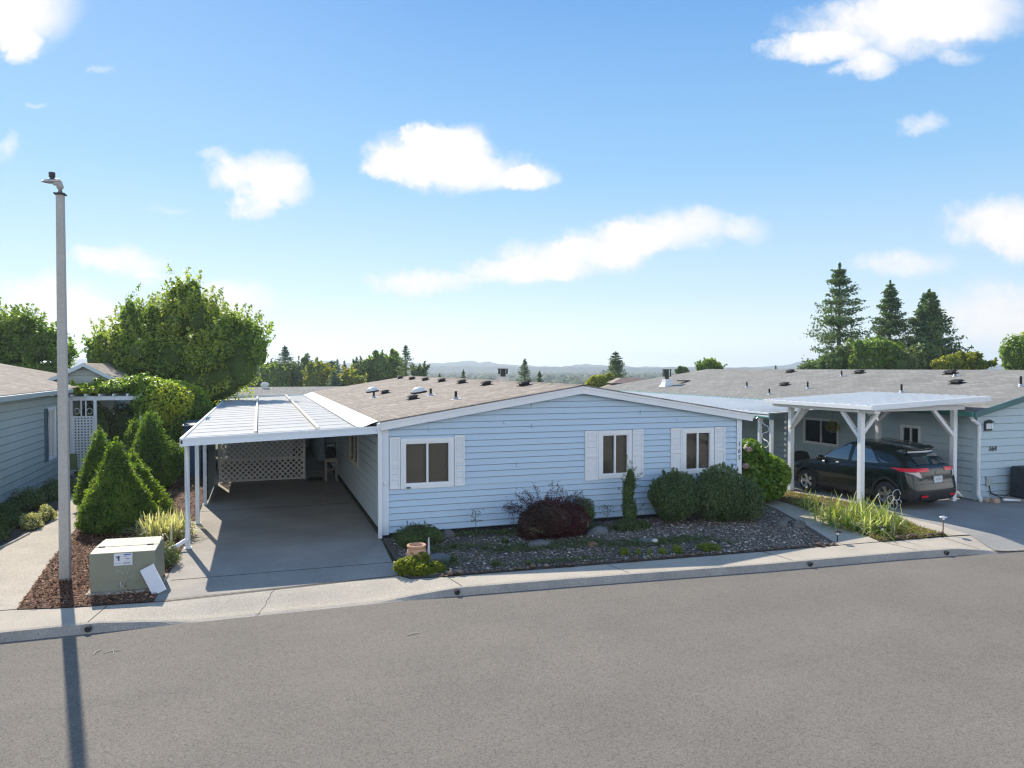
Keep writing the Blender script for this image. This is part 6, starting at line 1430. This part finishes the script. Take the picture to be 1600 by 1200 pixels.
# over the blue roof
conifer('broad open fir above the ridge of the blue home', 962, 550, 600, 27, 72, -4, seed=5, N=130, irreg=.3, group='small firs on the skyline')
conifer('small dark fir above the middle of the tan roof', 820, 561, 598, 15, 95, -6, seed=6, N=80, group='small firs on the skyline')
conifer('tiny fir just right of the small dark fir on the tan roof', 843, 580, 600, 7, 95, -6, seed=7, N=50, group='small firs on the skyline')
conifer('tiny dark fir on the tan roof skyline left of the chimney', 724, 578, 604, 8, 95, -6, seed=8, N=50, group='small firs on the skyline')
conifer('tiny dark treetop on the tan roof skyline above the roof vents', 687, 584, 606, 7, 95, -6, seed=9, N=50, group='small firs on the skyline')
conifer('tiny fir on the skyline left of the three big firs', 1212, 571, 592, 8, 120, -10, seed=10, N=50, group='small firs on the skyline')
pxtree('bushy_tree', 'yellow green rounded tree beside the broad open fir', 'tree', 68, [(940,596,16,10),(925,600,12,8),(952,594,10,10)], 2500, .3, 'yellow_leaf', zb=-3, trunk=.1)
pxtree('bushy_tree', 'small dark dome tree above the left end of the grey hip roof', 'tree', 80, [(1067,582,10,9)], 1500, .3, 'far_leaf', zb=-5, trunk=.1)
pxtree('bushy_tree', 'pale green dome tree above the ridge end of the grey hip roof', 'tree', 70, [(1108,574,15,14),(1098,578,10,10),(1120,578,10,10)], 3500, .26, 'tree_leaf', zb=-3, trunk=.1, sprigs=40, sprig_len=.7)
# left middle distance
gl = 'far trees behind the carport'
for k, (x, yt, hw, bp, d, m) in enumerate(((445,541,28,592,100,'blue_fir_leaf'),(480,552,21,592,102,'blue_fir_leaf'),(527,561,10,592,110,'blue_fir_leaf'),(538,564,7,590,112,'fir_leaf'),(557,558,8,592,108,'fir_leaf'),(634,540,23,602,92,'fir_leaf'),(510,570,8,594,115,'fir_leaf'),(522,580,14,606,88,'blue_fir_leaf'))):
    conifer(['widest dark fir in the far left tree line','second dark fir right of the widest far left fir','slim fir in the gap of the far left tree line','thin fir tip just right of the slim fir','lone ragged fir top mid way along the far tree line','dark broad fir nearest the tan roof in the far tree line','tiny fir tip between the second fir and the slim fir','low bluish spruce in front of the far tree line'][k], x, yt, bp, hw, d, -9, m, N=100, K=18, seed=20 + k, group='far firs behind the carport')
far = [(620,592,18,16,99,'fir_leaf','dark low tree filling the gap left of the dark broad fir'),(570,598,20,16,104,'blue_fir_leaf','low dark tree below the lone ragged fir'),(518,596,18,18,106,'blue_fir_leaf','dark low tree behind the low bluish spruce'),(450,594,20,20,106,'fir_leaf','dark low tree under the widest far fir'),(372,596,18,24,124,'blue_fir_leaf','dark bluish far tree peeping out beside the big leafy tree'),(392,604,20,20,122,'blue_fir_leaf','low dark bluish far tree near the chimney pipe of the rear house'),(425,588,14,18,112,'blue_fir_leaf','dark bluish round tree left of the widest far fir'),(378,604,18,18,118,'far_leaf','grey green far tree at the left end of the far tree line'),(405,592,22,24,118,'far_leaf','dark round far tree next to the left end of the tree line'),(432,596,17,24,96,'tree_leaf','yellowish round tree third from the left in the far line'),
 (462,598,18,22,98,'far_leaf','grey green tree below the two dark firs'),(500,597,18,22,94,'yellow_leaf','brightest yellow green round tree in the far line'),(483,596,12,24,100,'far_leaf','dark narrow tree left of the brightest round tree'),
 (545,602,20,14,90,'yellow_leaf','low yellowish tree near the tan roof edge'),(560,594,14,16,95,'far_leaf','mid green tree under the lone ragged fir'),(592,580,18,22,96,'tree_leaf','tall leafy tree left of the broad dark fir'),(612,582,14,24,97,'tree_leaf','taller leafy tree touching the broad dark fir'),(578,590,14,18,98,'far_leaf','smaller leafy tree left of the tall leafy tree'),(655,590,9,10,93,'far_leaf','small round tree at the right foot of the broad dark fir')]
for k, (x, y, rx, ry, d, m, lab) in enumerate(far):
    y -= 5; rx *= 1.25; ry *= 1.15
    pxtree('broadleaf_tree', lab, 'tree', d, [(x,y,rx,ry),(x-rx*.4,y+ry*.4,rx*.7,ry*.7),(x+rx*.45,y+ry*.35,rx*.7,ry*.7),(x+rx*.1,y-ry*.35,rx*.55,ry*.6)], 3600, .42, m, zb=-9, trunk=.15, group=gl, bump=.35, seed=40 + k, thick=.5, sprigs=25, sprig_len=1.0)
# overhead wire in front of the firs
b = MB(); A, B = cam_at(1340, 581, 50), cam_at(1600, 566, 50); b.tube([A.lerp(B, k/12) + Vector((0,0,-.5*math.sin(math.pi*k/12))) for k in range(13)], .012, 5)
tag(b.build('overhead_wire', M_['galv'], smooth=True), 'thin overhead wire crossing in front of the firs just above the grey roof', 'wire')

# ------------------------------------------------------------------ far woods, hills, haze
leafmat('valley_leaf', (.025,.05,.03), (.045,.07,.04), (.07,.09,.045), 0, .9)
surface('hill_forest', (.012,.028,.03), (.02,.04,.036), .01, fine=.08, finec=(-.3,.3), rough=1, spec=.1)
def far_woods():
    N = 5200; d = rng.uniform(230, 1500, N) ; a = rng.uniform(-.72, .72, N); X = d * np.tan(a); 
    wx = CAM[0] + X * CN + d * SN; wy = CAM[1] - X * SN + d * CN
    r = rng.uniform(3.5, 7.5, N) * (1 + d / 1500); h = rng.uniform(7, 11.5, N)
    base = norm(rng.normal(size=(9, 3)));
    prof = [(1, .0), (1.05, .45), (.6, .85), (.05, 1.0)]; nn = 6; V = np.zeros((N, len(prof) * nn, 3))
    for j, (pr, pz) in enumerate(prof):
        for i in range(nn):
            th = 2 * math.pi * i / nn; q = rng.uniform(.75, 1.25, N)
            V[:, j*nn+i, 0] = wx + r * pr * q * math.cos(th); V[:, j*nn+i, 1] = wy + r * pr * q * math.sin(th); V[:, j*nn+i, 2] = -14 + h * pz * rng.uniform(.92, 1.05, N)
    T = np.array([(j*nn+i, j*nn+(i+1)%nn, (j+1)*nn+(i+1)%nn, (j+1)*nn+i) for j in range(len(prof)-1) for i in range(nn)])
    F = (T[None] + (np.arange(N) * V.shape[1])[:, None, None]).reshape(-1, 4)
    return fastmesh('far_woods', V.reshape(-1, 3), F, M_['valley_leaf'], rng.uniform(size=len(F)), np.repeat(rng.uniform(size=N) ** 2, len(T)))
tag(far_woods(), 'hazy far off woods filling the valley below the hills', 'woods', kind='stuff')
def hill(name, D, prof, thick, rough_):
    xs = np.arange(-500, 2100, 8.0); ys = np.interp(xs, [p[0] for p in prof], [p[1] for p in prof])
    vs = []; n = 9
    for x, y in zip(xs, ys):
        zt = cam_at(x, y, D).z + rough_ * (rng.uniform() - .3)
        for j in range(n):
            f = j / (n - 1) * 2 - 1; p = cam_at(x, 575, D + thick * f); z = -16 + (zt + 16) * max(0, 1 - abs(f) ** 1.6) + (rough_ * rng.uniform(-.8, .8) if abs(f) < .95 else 0)
            vs.append((p.x, p.y, min(z, zt)))
    m = len(xs); fs = [(i*n+j, i*n+j+1, (i+1)*n+j+1, (i+1)*n+j) for i in range(m-1) for j in range(n-1)]
    b = MB(); b.add(vs, [f[::-1] for f in fs]); tag(b.build(name, M_['hill_forest']), kind='structure')
hill('hills', 2300, [(-500,572),(0,570),(80,566),(130,561),(200,568),(360,573),(430,571),(480,567),(505,563.5),(535,569),(572,567),(610,569),(652,568),(690,567.5),(730,564),(770,566),(795,570),(850,572),(880,573),(900,570),(919,568.5),(940,571),(1000,573),(1150,574),(1200,573),(1225,571),(1250,566),(1290,561),(1400,565),(1600,570),(2100,572)], 330, 3.5)
hill('low_hills', 1700, [(-500,575.5),(300,575),(650,573.5),(700,572),(900,574),(1000,575),(1400,575.5),(2100,576)], 250, 3.0)
HAZE_D = 0.00040
b = MB(); b.box(-3200, 3200, -3200, 3200, -17.5, 60); hz_ = b.build('haze', None); hz_.data.materials.clear()
m, t = newmat('haze'); vol = t.n('ShaderNodeVolumePrincipled'); vol.inputs['Color'].default_value = (.76,.89,1,1); vol.inputs['Density'].default_value = HAZE_D; vol.inputs['Anisotropy'].default_value = .3
o = t.n('ShaderNodeOutputMaterial'); t.l(vol.outputs[0], o.inputs['Volume']); hz_.data.materials.append(m); tag(hz_, 'thin summer haze over the valley', 'haze', kind='stuff'); hz_.display_type = 'WIRE'
